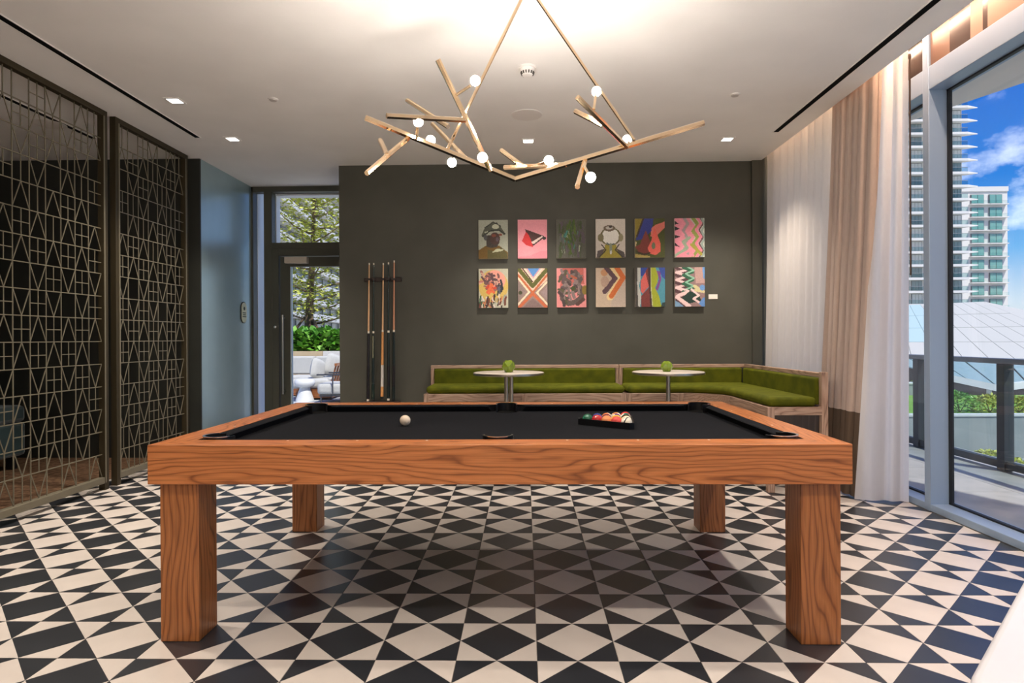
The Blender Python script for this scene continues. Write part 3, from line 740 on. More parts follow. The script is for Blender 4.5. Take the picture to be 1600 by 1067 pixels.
ART['a'] = [('fill', (168, 172, 156)), ('poly', [(0, 1), (0, .78), (.25, .66), (.7, .66), (1, .84), (1, 1)], (112, 84, 26)), ('poly', [(.3, 1), (.3, .76), (.52, .8), (.78, .7), (.98, .88), (.98, 1)], (86, 80, 40)),
            ('poly', [(.45, .84), (.62, .74), (.86, .76), (.8, .8), (.66, .82)], (190, 192, 160)), ('poly', [(.26, .68), (.28, .4), (.72, .36), (.72, .58), (.62, .7), (.42, .72)], (62, 54, 50)),
            ('ell', .56, .48, .17, .16, (74, 52, 46)), ('ell', .52, .40, .08, .04, (132, 70, 52)), ('ell', .75, .38, .06, .03, (132, 70, 52)), ('ell', .64, .5, .05, .06, (96, 84, 92)),
            ('poly', [(.1, .4), (.2, .22), (.42, .08), (.62, .06), (.78, .2), (.9, .34), (.88, .4), (.7, .28), (.4, .3), (.26, .38), (.16, .46)], (84, 88, 74)), ('ell', .58, .17, .12, .06, (196, 200, 178)), ('ell', .3, .32, .1, .03, (178, 182, 160)),
            ('line', [(.14, .42), (.4, .28), (.7, .26), (.9, .36)], .02, (40, 44, 40)), ('line', [(.22, .2), (.5, .05), (.76, .16)], .016, (48, 50, 46)), ('ell', .24, .45, .06, .08, (80, 84, 84))]
ART['b'] = [('fill', (240, 158, 170)), ('poly', [(0, 1), (0, .96), (.4, .93), (.75, .82), (1, .8), (1, 1)], (234, 142, 156)), ('poly', [(.24, .24), (.88, .42), (.96, .5), (.9, .53), (.84, .5), (.52, .68), (.46, .6), (.36, .45)], (72, 40, 40)),
            ('poly', [(.28, .31), (.14, .55), (.3, .66), (.52, .71), (.5, .62), (.38, .4)], (212, 48, 52)), ('poly', [(.46, .58), (.82, .42), (.86, .44), (.56, .62), (.5, .62)], (236, 214, 206)), ('ell', .9, .48, .07, .035, (50, 46, 46))]
ART['c'] = [('fill', (84, 84, 74))] + strokes(60, 3, (.1, .05, .9, .85), [(64, 76, 44), (92, 92, 88), (74, 80, 60), (86, 76, 84)], (.02, .05), (.1, .25), (1.2, 1.9)) + strokes(22, 4, (.38, .02, .62, .75), [(70, 92, 26), (84, 104, 36), (60, 84, 40)], (.02, .04), (.1, .25), (1.2, 1.9)) + strokes(14, 5, (.12, .25, .9, .8), [(70, 120, 108), (56, 104, 96), (120, 130, 90), (150, 156, 140)], (.008, .02), (.04, .1), (1.2, 1.9)) + [('line', [(.36, .3), (.3, .45)], .03, (70, 132, 122)), ('line', [(.78, .68), (.76, .82)], .02, (160, 168, 140))]
ART['d'] = [('fill', (214, 206, 196)), ('poly', [(.02, 1), (.06, .82), (.3, .76), (.7, .76), (.96, .86), (1, 1)], (92, 84, 84)), ('poly', [(.14, 1), (.3, .78), (.3, .66), (.7, .66), (.7, .78), (.88, 1)], (170, 156, 62)), ('ell', .5, .45, .36, .23, (112, 104, 70)),
            ('ell', .5, .45, .29, .21, (240, 238, 230)), ('ell', .17, .48, .1, .1, (130, 122, 90)), ('ell', .85, .48, .08, .1, (150, 142, 110)), ('ell', .46, .24, .2, .08, (120, 104, 88)), ('ell', .46, .23, .12, .04, (196, 190, 180)), ('ell', .5, .2, .06, .03, (70, 60, 56)),
            ('line', [(.38, .62), (.46, .66), (.62, .64)], .02, (92, 110, 108)), ('line', [(.5, .66), (.51, .86)], .045, (140, 150, 130)), ('ell', .51, .86, .035, .05, (226, 226, 220)), ('line', [(.2, .66), (.34, .8), (.1, 1)], .02, (70, 66, 50)), ('line', [(.78, .66), (.66, .8), (.9, .98)], .02, (70, 66, 50))]
ART['e'] = [('fill', (72, 78, 30)), ('poly', [(0, 0), (.34, 0), (.1, .4), (0, .52)], (140, 124, 44)), ('poly', [(.26, 0), (.62, 0), (.58, .3), (.3, .52), (.04, .56), (.04, .5)], (52, 62, 140)), ('poly', [(.36, .3), (.42, .4), (.54, .66), (.5, .86), (.3, .9), (.1, .84), (0, .72), (.16, .66)], (128, 58, 50)),
            ('line', [(.28, 0), (.06, .46)], .03, (62, 48, 40)), ('poly', [(.52, .46), (.56, .24), (.7, .16), (1, .08), (1, .24), (.84, .36), (.74, .44), (.72, .5)], (216, 118, 104)), ('poly', [(.6, .4), (.66, .24), (.74, .4), (.86, .64), (.86, .84), (.7, .94), (.5, .9), (.42, .76), (.54, .58)], (228, 102, 88)),
            ('ell', .62, .7, .06, .09, (104, 120, 92)), ('line', [(.04, .84), (.28, .92), (.5, .88)], .018, (60, 34, 30)), ('poly', [(0, .9), (.3, .94), (.5, .96), (.5, 1), (0, 1)], (176, 156, 88)), ('poly', [(.0, .58), (.06, .6), (.03, .7), (0, .72)], (220, 200, 150))]
zz = lambda n, a, b: [a + (b - a) * i / n for i in range(n + 1)]
ART['f'] = [('fill', (226, 142, 158)), ('poly', [(.5, 0), (1, 0), (1, 1), (.7, 1), (.9, .8), (.6, .6), (.8, .3)], (196, 200, 190)), zig(.62, .16, zz(6, 0, 1), .06, (140, 150, 74)), zig(.72, .16, zz(6, -.05, 1.), .045, (224, 130, 150)), zig(.82, .15, zz(6, -.05, 1.), .025, (104, 66, 74)), zig(.9, .12, zz(6, 0, 1), .035, (150, 168, 160)),
            zig(.28, .16, zz(5, -.05, .9), .05, (164, 150, 150)), zig(.14, .16, zz(6, .0, .85), .04, (232, 146, 164)), ('line', [(.02, .96), (.42, .76), (.28, .6), (.5, .5)], .05, (150, 166, 142)), ('line', [(.56, .68), (.88, .92)], .05, (160, 150, 60)),
            ('poly', [(0, .06), (.14, .14), (0, .16)], (30, 28, 34)), ('poly', [(0, .2), (.18, .27), (0, .32)], (30, 28, 34)), ('poly', [(0, .42), (.2, .47), (0, .52)], (30, 28, 34)), ('poly', [(0, .62), (.18, .74), (0, .7)], (30, 28, 34)), ('line', [(.1, .98), (.5, .82), (.62, .96)], .04, (228, 140, 156))]
ART['g'] = [('fill', (186, 186, 166)), ('ell', .5, .45, .5, .42, (206, 178, 96)), ('ell', .55, .3, .36, .26, (232, 160, 144))] + strokes(46, 11, (.14, .12, .7, .55), [(150, 96, 92), (190, 120, 104), (116, 78, 78), (208, 166, 146), (94, 66, 72)], (.02, .045), (.06, .16)) + strokes(14, 12, (.3, .38, .5, .6), [(204, 70, 44), (224, 110, 66)], (.03, .05), (.05, .1)) + strokes(12, 13, (.66, .25, .8, .55), [(46, 48, 58), (90, 94, 110), (60, 72, 64)], (.02, .04), (.08, .18), (1, 2)) + strokes(40, 14, (.02, .66, .95, .95), [(54, 92, 62), (110, 60, 48), (214, 204, 196), (64, 48, 44), (150, 156, 150), (196, 130, 90)], (.015, .035), (.1, .25), (1.0, 2.1))
ART['h'] = [('fill', (150, 128, 122)), ('poly', [(.28, 0), (.8, 0), (.52, .3)], (86, 142, 206)), ('poly', [(0, 0), (.28, 0), (.52, .3), (.8, 0), (1, 0), (1, .3), (.52, .6), (0, .22)], (226, 192, 170)), ('line', [(-.02, -.03), (.5, .45), (1.02, .0)], .07, (92, 94, 40)), ('line', [(.12, -.04), (.5, .34)], .022, (60, 36, 34)), ('line', [(.18, -.04), (.52, .3), (.86, -.04)], .03, (242, 214, 190)),
            ('line', [(.28, -.03), (.52, .24), (.78, -.03)], .018, (214, 160, 168)), ('line', [(0, .16), (.5, .62), (1, .16)], .035, (192, 104, 62)), ('line', [(0, .24), (.38, .6), (0, .92)], .03, (246, 218, 190)), ('line', [(1, .34), (.64, .62), (1, .92)], .03, (246, 218, 190)), ('line', [(0, 1.02), (.5, .64), (1, 1.02)], .055, (200, 106, 68)), ('poly', [(.16, 1), (.5, .76), (.86, 1)], (132, 110, 108)), ('poly', [(0, .36), (.26, .58), (0, .8)], (142, 124, 120)), ('poly', [(1, .46), (.78, .62), (1, .8)], (158, 136, 136)), ('ell', .08, .62, .06, .05, (70, 72, 46))]
ART['i'] = [('fill', (228, 146, 146)), ('poly', [(.2, 0), (.9, 0), (.94, .4), (.1, .5)], (196, 104, 96))] + [('line', [(.3, .1), (.16, .24), (.42, .36), (.3, .5), (.16, .6), (.2, .78), (.4, .9), (.66, .86), (.84, .74), (.86, .56), (.7, .42), (.8, .28), (.62, .1)], .09, (98, 84, 80))] + strokes(50, 21, (.16, .1, .8, .85), [(96, 82, 84), (124, 110, 108), (74, 62, 62), (140, 122, 120), (86, 84, 60)], (.025, .06), (.08, .2)) + [('ell', .56, .52, .09, .06, (70, 80, 42)), ('ell', .95, .56, .1, .12, (140, 118, 50)), ('line', [(.7, .92), (.9, .8)], .06, (88, 62, 58)), ('line', [(.5, .2), (.66, .26)], .04, (176, 96, 70))]
ART['j'] = [('fill', (206, 186, 164)), ('poly', [(.6, .3), (1, .2), (1, 1), (.5, 1)], (196, 180, 166)), ('ell', .28, .12, .12, .09, (204, 150, 110)), ('line', [(.36, 0), (.66, .27), (.3, .6)], .085, (98, 72, 80)), ('line', [(.56, -.02), (.86, .25), (.48, .74)], .12, (240, 214, 160)), ('line', [(.68, -.04), (.92, .25), (.52, .72)], .085, (214, 114, 58)), ('line', [(.42, -.02), (.72, .27), (.62, .38)], .016, (90, 90, 70)), ('ell', .3, .35, .14, .14, (190, 160, 142)), ('line', [(.36, .02), (.66, .27), (.3, .6)], .07, (98, 72, 80))]
ART['k'] = [('fill', (76, 144, 164)), ('poly', [(0, 0), (.1, 0), (.12, .2), (.06, .4), (.14, .6), (.08, .8), (.12, 1), (0, 1)], (70, 66, 62)), ('poly', [(.08, 0), (.2, 0), (.18, .3), (.12, .45), (.2, .7), (.16, 1), (.1, 1), (.06, .4)], (190, 192, 186)), ('poly', [(.18, 0), (.42, 0), (.3, .2), (.18, .22)], (44, 70, 150)), ('poly', [(.34, .12), (.5, .3), (.44, .5), (.24, .66), (.18, .6), (.18, .34)], (214, 102, 96)),
            ('poly', [(.34, .1), (.42, 0), (.54, 0), (.52, .5), (.56, 1), (.2, 1), (.2, .72), (.46, .5)], (122, 54, 50)), ('poly', [(.42, 0), (.54, 0), (.53, .5), (.58, 1), (.5, 1), (.46, .5)], (66, 42, 42)), ('poly', [(.52, 0), (.68, 0), (.78, .2), (.74, .4), (.66, .52), (.8, .72), (.88, 1), (.6, 1), (.53, .6)], (160, 170, 44)), ('poly', [(.72, .08), (.84, .1), (.88, .3), (.8, .5), (.74, .6), (.68, .54), (.8, .3)], (124, 72, 140)), ('poly', [(.78, 0), (1, 0), (1, .3), (.9, .24)], (52, 76, 156)), ('line', [(.53, 0), (.53, .5), (.58, 1)], .014, (196, 200, 150)), ('poly', [(.86, 1), (.9, .9), (1, .88), (1, 1)], (40, 60, 60))]
ART['l'] = [('fill', (146, 118, 118)), ('poly', [(.66, 0), (1, 0), (1, .4), (.7, .4)], (186, 152, 146)), zig(.02, .40, [.0, .12, .19, .3, .38, .5, .6, .7, .86, 1.0], .055, (84, 56, 62)), zig(.04, .40, [-.05, .06, .13, .22, .32, .42, .52, .64, .76, 1.0], .04, (232, 200, 200)), zig(.28, .32, [.0, .12, .2, .32, .42, .52, .62], .05, (40, 96, 70)), zig(.36, .28, [-.04, .08, .16, .28, .38, .48, .56], .025, (140, 190, 164)), ('poly', [(.2, .8), (.5, .6), (.8, .7), (.9, .86), (.6, .9), (.4, .94)], (26, 52, 46)),
            ('line', [(.56, .56), (.8, .72), (.62, .8), (.94, .96)], .035, (236, 206, 206)), ('line', [(.66, .48), (.96, .62), (.7, .58)], .05, (206, 196, 150)), ('ell', .92, .52, .09, .07, (104, 150, 206)), ('poly', [(.8, .92), (.96, .76), (1, .78), (1, 1), (.9, 1)], (96, 140, 200)), ('poly', [(0, .84), (.14, .9), (.3, 1), (0, 1)], (120, 156, 190)), ('line', [(.06, .74), (.5, .98)], .045, (234, 204, 204)), ('line', [(.1, .7), (.46, .6), (.04, .5)], .03, (234, 204, 204)), ('poly', [(.92, 0), (1, 0), (1, .3), (.96, .3)], (104, 150, 206))]
artm = bpy.data.materials.new('painted_canvas'); artm.use_nodes = True
_t = artm.node_tree; _b = _t.nodes['Principled BSDF']; _b.inputs['Roughness'].default_value = .6
_a = N(_t, 'ShaderNodeVertexColor', layer_name='paint'); _t.links.new(_a.outputs[0], _b.inputs['Base Color'])
edge_m = mat('canvas_edge', (70, 62, 56), .8)
def painting(key, x, z0, w, h, label, seed, edge=(196, 186, 176)):
    t = thing('painting', label, 'painting', (x, YB, z0), 'small paintings on the back wall')
    d = .035
    part('canvas_sides', MB().box(0, w, -d + .001, 0, 0, h), mat('canvas_side_' + key, edge, .8), t)
    vs = [(w * i / NX, -d, h - h * j / NY) for j in range(NY + 1) for i in range(NX + 1)]
    fs = [(j * (NX + 1) + i, (j + 1) * (NX + 1) + i, (j + 1) * (NX + 1) + i + 1, j * (NX + 1) + i + 1) for j in range(NY) for i in range(NX)]
    me = bpy.data.meshes.new('painted_face'); me.from_pydata(vs, [], fs); me.materials.append(artm)
    cols = rast(ART[key], seed, 7)
    at = me.color_attributes.new('paint', 'FLOAT_COLOR', 'CORNER'); flat = []
    for c in cols: flat += list(L4(c)) * 4
    at.data.foreach_set('color', flat); me.update()
    link('painted_face', me, t)
AXS = [-.489, -.072, .339, .754, 1.169, 1.586]
LAB = [('a', 'painting of a dark-faced bust in a grey cap, top left of the grid'), ('b', 'painting of a red and brown pennant shape on pink ground'), ('c', 'murky dark green and grey abstract painting in the top row'),
       ('d', 'painting of a white-faced bust with yellow neck on pale grey'), ('e', 'painting with a coral drop shape over blue and maroon fields'), ('f', 'pink and grey zigzag painting at the top right of the grid'),
       ('g', 'painting of a blurred reddish head with green streaks, bottom left of the grid'), ('h', 'painting with a blue triangle above an orange cross of stripes'), ('i', 'painting of grey brown knots on salmon pink ground'),
       ('j', 'painting of an orange and a plum chevron on beige ground'), ('k', 'painting of tall wavy olive, maroon and blue stripes'), ('l', 'green and pink sharp zigzag painting at the bottom right of the grid')]
for n_, (k, lab) in enumerate(LAB):
    top = n_ < 6
    painting(k, AXS[n_ % 6], 2.053 if top else 1.532, .312, .412 if top else .415, lab, n_ + 1)
wl = thing('wall_label', 'tiny white caption card right of the bottom row of paintings', 'caption card', (1.947, YB, 1.612))
part('card', MB().box(0, .094, -.006, 0, 0, .05), mat('card_white', (236, 228, 218), .7), wl)

# ================================================================== BENCHES
ZS, ZBK = .663, .925
def bev_cushion(name, mb, par, b=.03): return part(name, mb, M['velvet'], par, bevel=b, seg=4)
b1 = thing('banquette', 'straight wood-framed banquette in moss green velvet left of the corner unit', 'bench', (-1.0, 6.62, 0))
def B1(x0, x1, y0, y1, z0, z1): return MB().box(x0 + 1.0, x1 + 1.0, y0 - 6.62, y1 - 6.62, z0, z1)
X0, X1 = -1.0, .985; YF, YK = 6.09, 6.61
part('front_rail', B1(X0, X1, YF, YF + .03, .585, ZS), M['ashX'], b1, bevel=.003)
for x in (X0, -.03, X1 - .05): part('leg', B1(x, x + .05, YF - .002, YF + .05, 0, ZS), M['ashZ'], b1, bevel=.003)
for x in (X0, X1 - .05): part('rear_leg', B1(x, x + .05, YK - .045, YK, 0, ZS), M['ashZ'], b1)
part('side_rail', B1(X0, X0 + .03, YF, YK, .585, ZS), M['ashY'], b1); part('side_rail', B1(X1 - .03, X1, YF, YK, .585, ZS), M['ashY'], b1)
part('seat_panel', B1(X0 + .03, X1 - .03, YF + .03, YK, ZS - .03, ZS - .003), M['ashX'], b1)
part('back_top_rail', B1(X0, X1, YK - .045, YK, ZBK - .035, ZBK), M['ashX'], b1, bevel=.003)
part('back_stile', B1(X0, X0 + .035, YK - .045, YK, ZS, ZBK - .035), M['ashZ'], b1, bevel=.003)
part('back_stile', B1(X1 - .035, X1, YK - .045, YK, ZS, ZBK - .035), M['ashZ'], b1, bevel=.003)
bev_cushion('back_cushion', B1(X0 + .037, X1 - .037, YK - .075, YK - .01, ZS + .01, ZBK - .037), b1, .02)
bev_cushion('seat_cushion', B1(X0 + .02, X1 - .01, YF + .012, YK - .076, ZS, ZS + .075), b1, .035)

b2 = thing('corner_banquette', 'L-shaped wood-framed corner banquette in moss green velvet by the curtains', 'bench', (1.0, 6.62, 0))
def B2(x0, x1, y0, y1, z0, z1): return MB().box(x0 - 1.0, x1 - 1.0, y0 - 6.62, y1 - 6.62, z0, z1)
CX0, CX1 = .99, 2.343; AXF = 1.878; YE = 4.855
CR = .34
def crn(r, n=8): return [(AXF - CR + r * math.sin(math.radians(90 * i / n)), YF - CR + r * math.cos(math.radians(90 * i / n))) for i in range(n + 1)]
part('front_rail', B2(CX0, AXF - CR, YF, YF + .03, .585, ZS), M['ashX'], b2, bevel=.003)
part('corner_rail', MB().prism([(x - 1.0, y - 6.62) for x, y in crn(CR) + crn(CR + .03)[::-1]], .585, ZS), M['ashX'], b2)
part('inner_rail', B2(AXF + .002, AXF + .03, YE + .051, YF - CR, .585, ZS), M['ashY'], b2, bevel=.003)
part('end_rail', B2(AXF + .05, CX1 - .045, YE, YE + .03, .6, ZS), M['ashX'], b2, bevel=.003)
for x, y in ((CX0, YF - .002), (AXF - CR - .05, YF - .002), (AXF, YE)): part('leg', B2(x, x + .054, y, y + .05, 0, ZS), M['ashZ'], b2, bevel=.003)
part('end_post', B2(CX1 - .05, CX1, YE, YE + .05, 0, ZBK + .008), M['ashZ'], b2, bevel=.003)
part('back_top_rail', B2(CX0, CX1 - .045, YK - .045, YK, ZBK - .035, ZBK), M['ashX'], b2, bevel=.003)
part('back_top_rail', B2(CX1 - .045, CX1, YE + .05, YK, ZBK - .035, ZBK), M['ashY'], b2, bevel=.003)
part('back_stile', B2(CX0, CX0 + .035, YK - .045, YK, ZS, ZBK - .035), M['ashZ'], b2, bevel=.003)
part('back_base_rail', B2(CX1 - .04, CX1, YE + .05, YK, ZS - .06, ZS), M['ashY'], b2)
bev_cushion('back_cushion', B2(CX0 + .037, CX1 - .076, YK - .075, YK - .01, ZS + .01, ZBK - .037), b2, .02)
bev_cushion('back_cushion', B2(CX1 - .076, CX1 - .012, YE + .052, YK - .076, ZS + .01, ZBK - .037), b2, .02)
def rel(p): return [(x - 1.0, y - 6.62) for x, y in p]
seatp = rel([(CX0 + .012, YF + .012)] + crn(CR + .012) + [(AXF + .012, YE + .012), (CX1 - .077, YE + .012), (CX1 - .077, YK - .076), (CX0 + .012, YK - .076)])
part('seat_panel', MB().prism(rel([(CX0 + .03, YF + .03)] + crn(CR + .03) + [(AXF + .03, YE + .03), (CX1 - .05, YE + .03), (CX1 - .05, YK), (CX0 + .03, YK)]), ZS - .03, ZS - .003), M['ashX'], b2)
part('seat_cushion', MB().prism(seatp, ZS, ZS + .075), M['velvet'], b2, bevel=.035, seg=4)

# ================================================================== COCKTAIL TABLES + VASES
def cocktail(x, y, wide, label):
    t = thing('cocktail_table', label, 'table', (x, y, 0), 'round cocktail tables before the banquettes')
    part('table_top', MB().lathe([(.30, .884), (.312, .890), (.312, .904), (.306, .908), (.001, .908)], n=48), mat('pale_stone_top', (206, 196, 184), .3), t, smooth=True)
    part('top_edge_band', MB().lathe([(.313, .886), (.3135, .890), (.3135, .902), (.313, .905)], n=48), M['steel'], t, smooth=True)
    for dx in ((-.022, .022) if wide else (0,)):
        part('column', MB().lathe([(.019, .02), (.019, .884)], (dx, 0, 0), 20), M['steel'], t, smooth=True)
    part('base_plate', MB().lathe([(.23, 0), (.23, .012), (.21, .018), (.001, .018)], n=40), M['steel'], t, smooth=True)
cocktail(-.146, 5.5, True, 'round cocktail table with twin column left of centre')
cocktail(1.259, 5.5, False, 'round cocktail table with single column near the bench corner')
vg = mat('green_vase_glass', (150, 180, 50), .1, spec=.8, Transmission_Weight=.45)
def vase(x, y, r, h, n, rot, label):
    t = thing('vase', label, 'vase', (x, y, .9085), rz=rot)
    m = MB(); k = n
    rings = [(r * .55, 0), (r, h * .45), (r * .82, h * .8), (r * .45, h)]
    vs = []
    for q, (rr, z) in enumerate(rings):
        for i in range(k):
            a = 2 * math.pi * (i + .5 * (q % 2)) / k; vs.append((rr * math.cos(a), rr * math.sin(a), z))
    fs = []
    for q in range(3):
        for i in range(k):
            a, b, c, d = q * k + i, q * k + (i + 1) % k, (q + 1) * k + i, (q + 1) * k + (i + 1) % k
            fs += ([(a, b, c), (b, d, c)] if q % 2 == 0 else [(a, b, d), (a, d, c)])
    fs.append(tuple(range(k - 1, -1, -1)))
    m.add(vs, fs); part('vase_body', m, vg, t)
    mo = MB(); rr = random.Random(n)
    for i in range(26):
        a = rr.uniform(0, 6.28); q = rr.uniform(0, r * .42); p = (q * math.cos(a), q * math.sin(a), h * rr.uniform(.6, .95))
        mo.ball(p, r * .14, 6, 4)
    part('moss', mo, M['leaf2'], t)
vase(-.146, 5.48, .064, .105, 5, .3, 'faceted green glass vase on the left cocktail table')
vase(1.242, 5.48, .056, .092, 9, .1, 'rounded green glass vase on the right cocktail table')

# ================================================================== CURTAINS
def curtain(name, label, top, bot, m, folds, amp, z0=.012, z1=3.36, seed=1, nu=160, nv=26, cat='curtain', hem=None):
    """pleated cloth between a top line and a bottom line (each ((x,y),(x,y)))"""
    r = random.Random(seed); ph = [r.uniform(0, 6.28) for _ in range(4)]
    def fn(u, v):
        ax = top[0][0] + (top[1][0] - top[0][0]) * u; ay = top[0][1] + (top[1][1] - top[0][1]) * u
        bx = bot[0][0] + (bot[1][0] - bot[0][0]) * u; by = bot[0][1] + (bot[1][1] - bot[0][1]) * u
        k = (1 - v) ** 1.35
        x = ax + (bx - ax) * k; y = ay + (by - ay) * k
        dx, dy = top[1][0] - top[0][0], top[1][1] - top[0][1]; q = math.hypot(dx, dy); nx, ny = -dy / q, dx / q
        w = u * folds * 2 * math.pi + .9 * math.sin(u * 7 + ph[0]) + .35 * math.sin(v * 3.0 + ph[1])
        o = math.sin(w) + .28 * math.sin(2 * w + ph[2]) + .25 * math.sin(w * .37 + ph[3] + v)
        a = amp * (.75 + .35 * (1 - v))
        e = math.cos(w) * a * .45
        return (x + nx * o * a + dx / q * e, y + ny * o * a + dy / q * e, z0 + (z1 - z0) * v)
    o = link(name, MB().grid(nu, nv, fn).mesh(name, m, True))
    return tag(o, label, cat)
cream = fabric('cream_linen', (232, 222, 210), (240, 231, 221), .45, band=(.64, (122, 104, 88)))
taupe = fabric('blush_taupe_linen', (194, 173, 158), (208, 188, 174), .2, band=(.64, (104, 88, 74)))
sheerm = fabric('white_sheer', (238, 239, 241), (244, 245, 247), .55)
curtain('curtain', 'cream linen curtain hanging behind the corner banquette', ((2.555, 6.60), (2.54, 5.14)), ((2.50, 6.56), (2.475, 5.20)), cream, 9.5, .022, seed=3, nu=240)
curtain('curtain', 'blush taupe curtain with a dark brown bottom band', ((2.545, 5.16), (2.60, 4.60)), ((2.44, 5.22), (2.47, 4.66)), taupe, 6.5, .034, seed=5)
curtain('sheer_curtain', 'white sheer curtain flaring to the floor next to the window mullion', ((2.615, 4.655), (2.755, 4.50)), ((2.405, 4.62), (2.775, 4.545)), sheerm, 2.6, .016, seed=8, nu=120)
wnd = thing('curtain_wand', 'thin dark curtain wand hanging beside the sheer curtain', 'curtain wand', (2.735, 4.46, 1.64))
part('rod', MB().bar((0, 0, 0), (0, 0, 1.55), .012, n=8), mat('dark_bronze_rod', (74, 58, 48), .4, .6), wnd, smooth=True)
part('ring', MB().lathe([(.008, 1.53), (.010, 1.54), (.010, 1.56), (.008, 1.57)], n=10), MATS['dark_bronze_rod'], wnd)
trk = thing('curtain_track', 'slim white curtain track in the ceiling pocket', 'curtain track', (2.58, 0, 3.36))
part('track', MB().box(-.02, .02, 2.0, 6.55, 0, .03), M['white'], trk)

# ================================================================== WHITE TABLE AT THE CORNER
wt = thing('white_table', 'white table with rounded corner cut off at the bottom right corner', 'table', (1.205, .795, 0), rz=math.radians(45))
def rrect(hx, hy, r, n=8):
    o = []
    for cx_, cy_, a0 in ((hx - r, hy - r, 0), (-hx + r, hy - r, 90), (-hx + r, -hy + r, 180), (hx - r, -hy + r, 270)):
        for i in range(n + 1):
            a = math.radians(a0 + 90 * i / n); o.append((cx_ + r * math.cos(a), cy_ + r * math.sin(a)))
    return o
part('table_top', MB().prism(rrect(.45, .475, .10), .70, .74), M['marble'], wt, bevel=.012, seg=4)
for x in (-.36, .36):
    for y in (-.38, .38): part('leg', MB().bar((x, y, 0), (x, y, .70), .05, n=16), M['white'], wt, smooth=True)
part('under_frame', MB().box(-.38, .38, -.40, .40, .64, .70), M['white'], wt)

# ================================================================== BALCONY (right)
bal = struct('floor_balcony', MB().box(XG + .06, 4.5, YR, 10.4, -.3, -.03), M['grout'], 'grey paved balcony floor beyond the window wall', 'floor')
pm = MB().box(-.4475, .4475, -.4475, .4475, -.03, -.004).mesh('paver', M['stone'])
for i in range(2):
    for j in range(15): link('paver', pm, bal, (XG + .06 + .36 + .9 * i - (.1 if i else 0) + (.1 if i else 0), YR + .45 + .9 * j, 0))
sof = struct('ceiling_balcony', MB().prism([(2.97, YR), (7.45, YR), (2.97, 7.24)], 3.2, 3.6), M['bwhite'], 'white balcony soffit with a slanting edge', 'soffit')
rl = thing('glass_railing', 'dark metal balcony railing with glass panels', 'railing', (4.30, 0, 0))
dm = mat('dark_grey_metal', (70, 72, 78), .45, .3)
part('top_rail', MB().box(-.04, .04, YR, 10.3, .955, 1.005), mat('mid_grey_metal', (122, 128, 136), .4, .4), rl, bevel=.006)
part('bottom_rail', MB().box(-.03, .03, YR, 10.3, .02, .085), dm, rl)
posts = [5.66 + 1.21 * k for k in range(-7, 4)]
for y in posts: part('post', MB().box(-.045, .045, y - .045, y + .045, 0, .955), dm, rl, bevel=.003)
for a, b in zip(posts[:-1], posts[1:]): part('glass_panel', MB().box(-.006, .006, a + .045, b - .045, .085, .955), M['railglass'], rl)

# ---- grounds
struct('ground_garden', MB().box(4.6, 14.2, -5, 12.1, -4.2, -1.15), M['conc'], 'grey gravel bed between the balcony and the planter wall', 'ground')
struct('ground', MB().box(4.6, 260, -30, 320, -4.8, -4.2), M['conc'], 'grey paved grounds beyond the balcony', 'ground')
def planter(name, x0, x1, y0, y1, z0, z1, label):
    t = thing(name, label, 'planter', (x0, y0, z0), 'grey concrete planter walls')
    part('wall_face', MB().box(0, x1 - x0, 0, y1 - y0, 0, z1 - z0 - .04), M['conc'], t)
    part('coping', MB().box(-.02, x1 - x0 + .02, -.02, y1 - y0 + .02, z1 - z0 - .04, z1 - z0), mat('pale_coping', (206, 208, 206), .7), t)
planter('planter_wall', 6.0, 14.2, 12.1, 12.25, -4.2, -.30, 'long grey concrete planter wall below the lawn seen past the railing')
planter('planter_wall', 9.0, 10.55, 16.0, 16.25, -4.2, .02, 'upper grey planter wall seen left of the window mullion')
struct('ground_lawn', MB().prism([(12.25, -4.2), (12.25, -.36), (15.98, -.30), (15.98, -4.2)], 6.0, 16.0, plane='YZ'), M['grass'], 'green lawn terrace behind the planter wall', 'lawn')
def leaf_mass(r, n, size, shape, up=.3, el=1.):
    """many small leaf blades scattered by shape(r) -> point"""
    mb = MB()
    for _ in range(n):
        p = Vector(shape(r)); a = r.uniform(0, 6.28); t = r.uniform(-.5, 1.2) * up + r.uniform(-.5, .5)
        d = Vector((math.cos(a) * math.cos(t), math.sin(a) * math.cos(t), math.sin(t))); s = d.cross(Vector((r.uniform(-1, 1), r.uniform(-1, 1), 1))).normalized()
        L = size * r.uniform(.6, 1.3); w = L * .28 / el
        mb.add([p, p + d * L * .5 + s * w, p + d * L, p + d * L * .5 - s * w], [(0, 1, 2, 3)])
    return mb
def shrub(x, y, z, rx, ry, h, label, seed, n=900, size=.08, m='leaf', group=None, twigs=True):
    r = random.Random(seed); t = thing('shrub', label, 'shrub', (x, y, z), group)
    def sh(q):
        a = q.uniform(0, 6.28); u = q.uniform(0, 1) ** .5; el = q.uniform(0, 1) ** .7
        k = math.sqrt(max(0, 1 - el * el)) * (.8 + .2 * u)
        return rx * k * math.cos(a), ry * k * math.sin(a), h * el * (.75 + .25 * u)
    o = part('foliage', leaf_mass(r, n, size, sh, .5), M[m], t); o['kind'] = 'stuff'
    st = MB()
    for i in range(5):
        a = i * 1.256; st.bar((0, 0, 0), (rx * .5 * math.cos(a), ry * .5 * math.sin(a), h * .7), .02, n=5, taper=.4)
    part('stem', st, M['bark'], t)
mix = ['rounded green shrub at the left end of the lawn row', 'second green shrub along the lawn row', 'low brownish green shrub in the middle of the lawn row', 'fourth low shrub along the lawn row', 'low shrub beyond the railing post on the lawn', 'last low shrub at the right end of the lawn row']
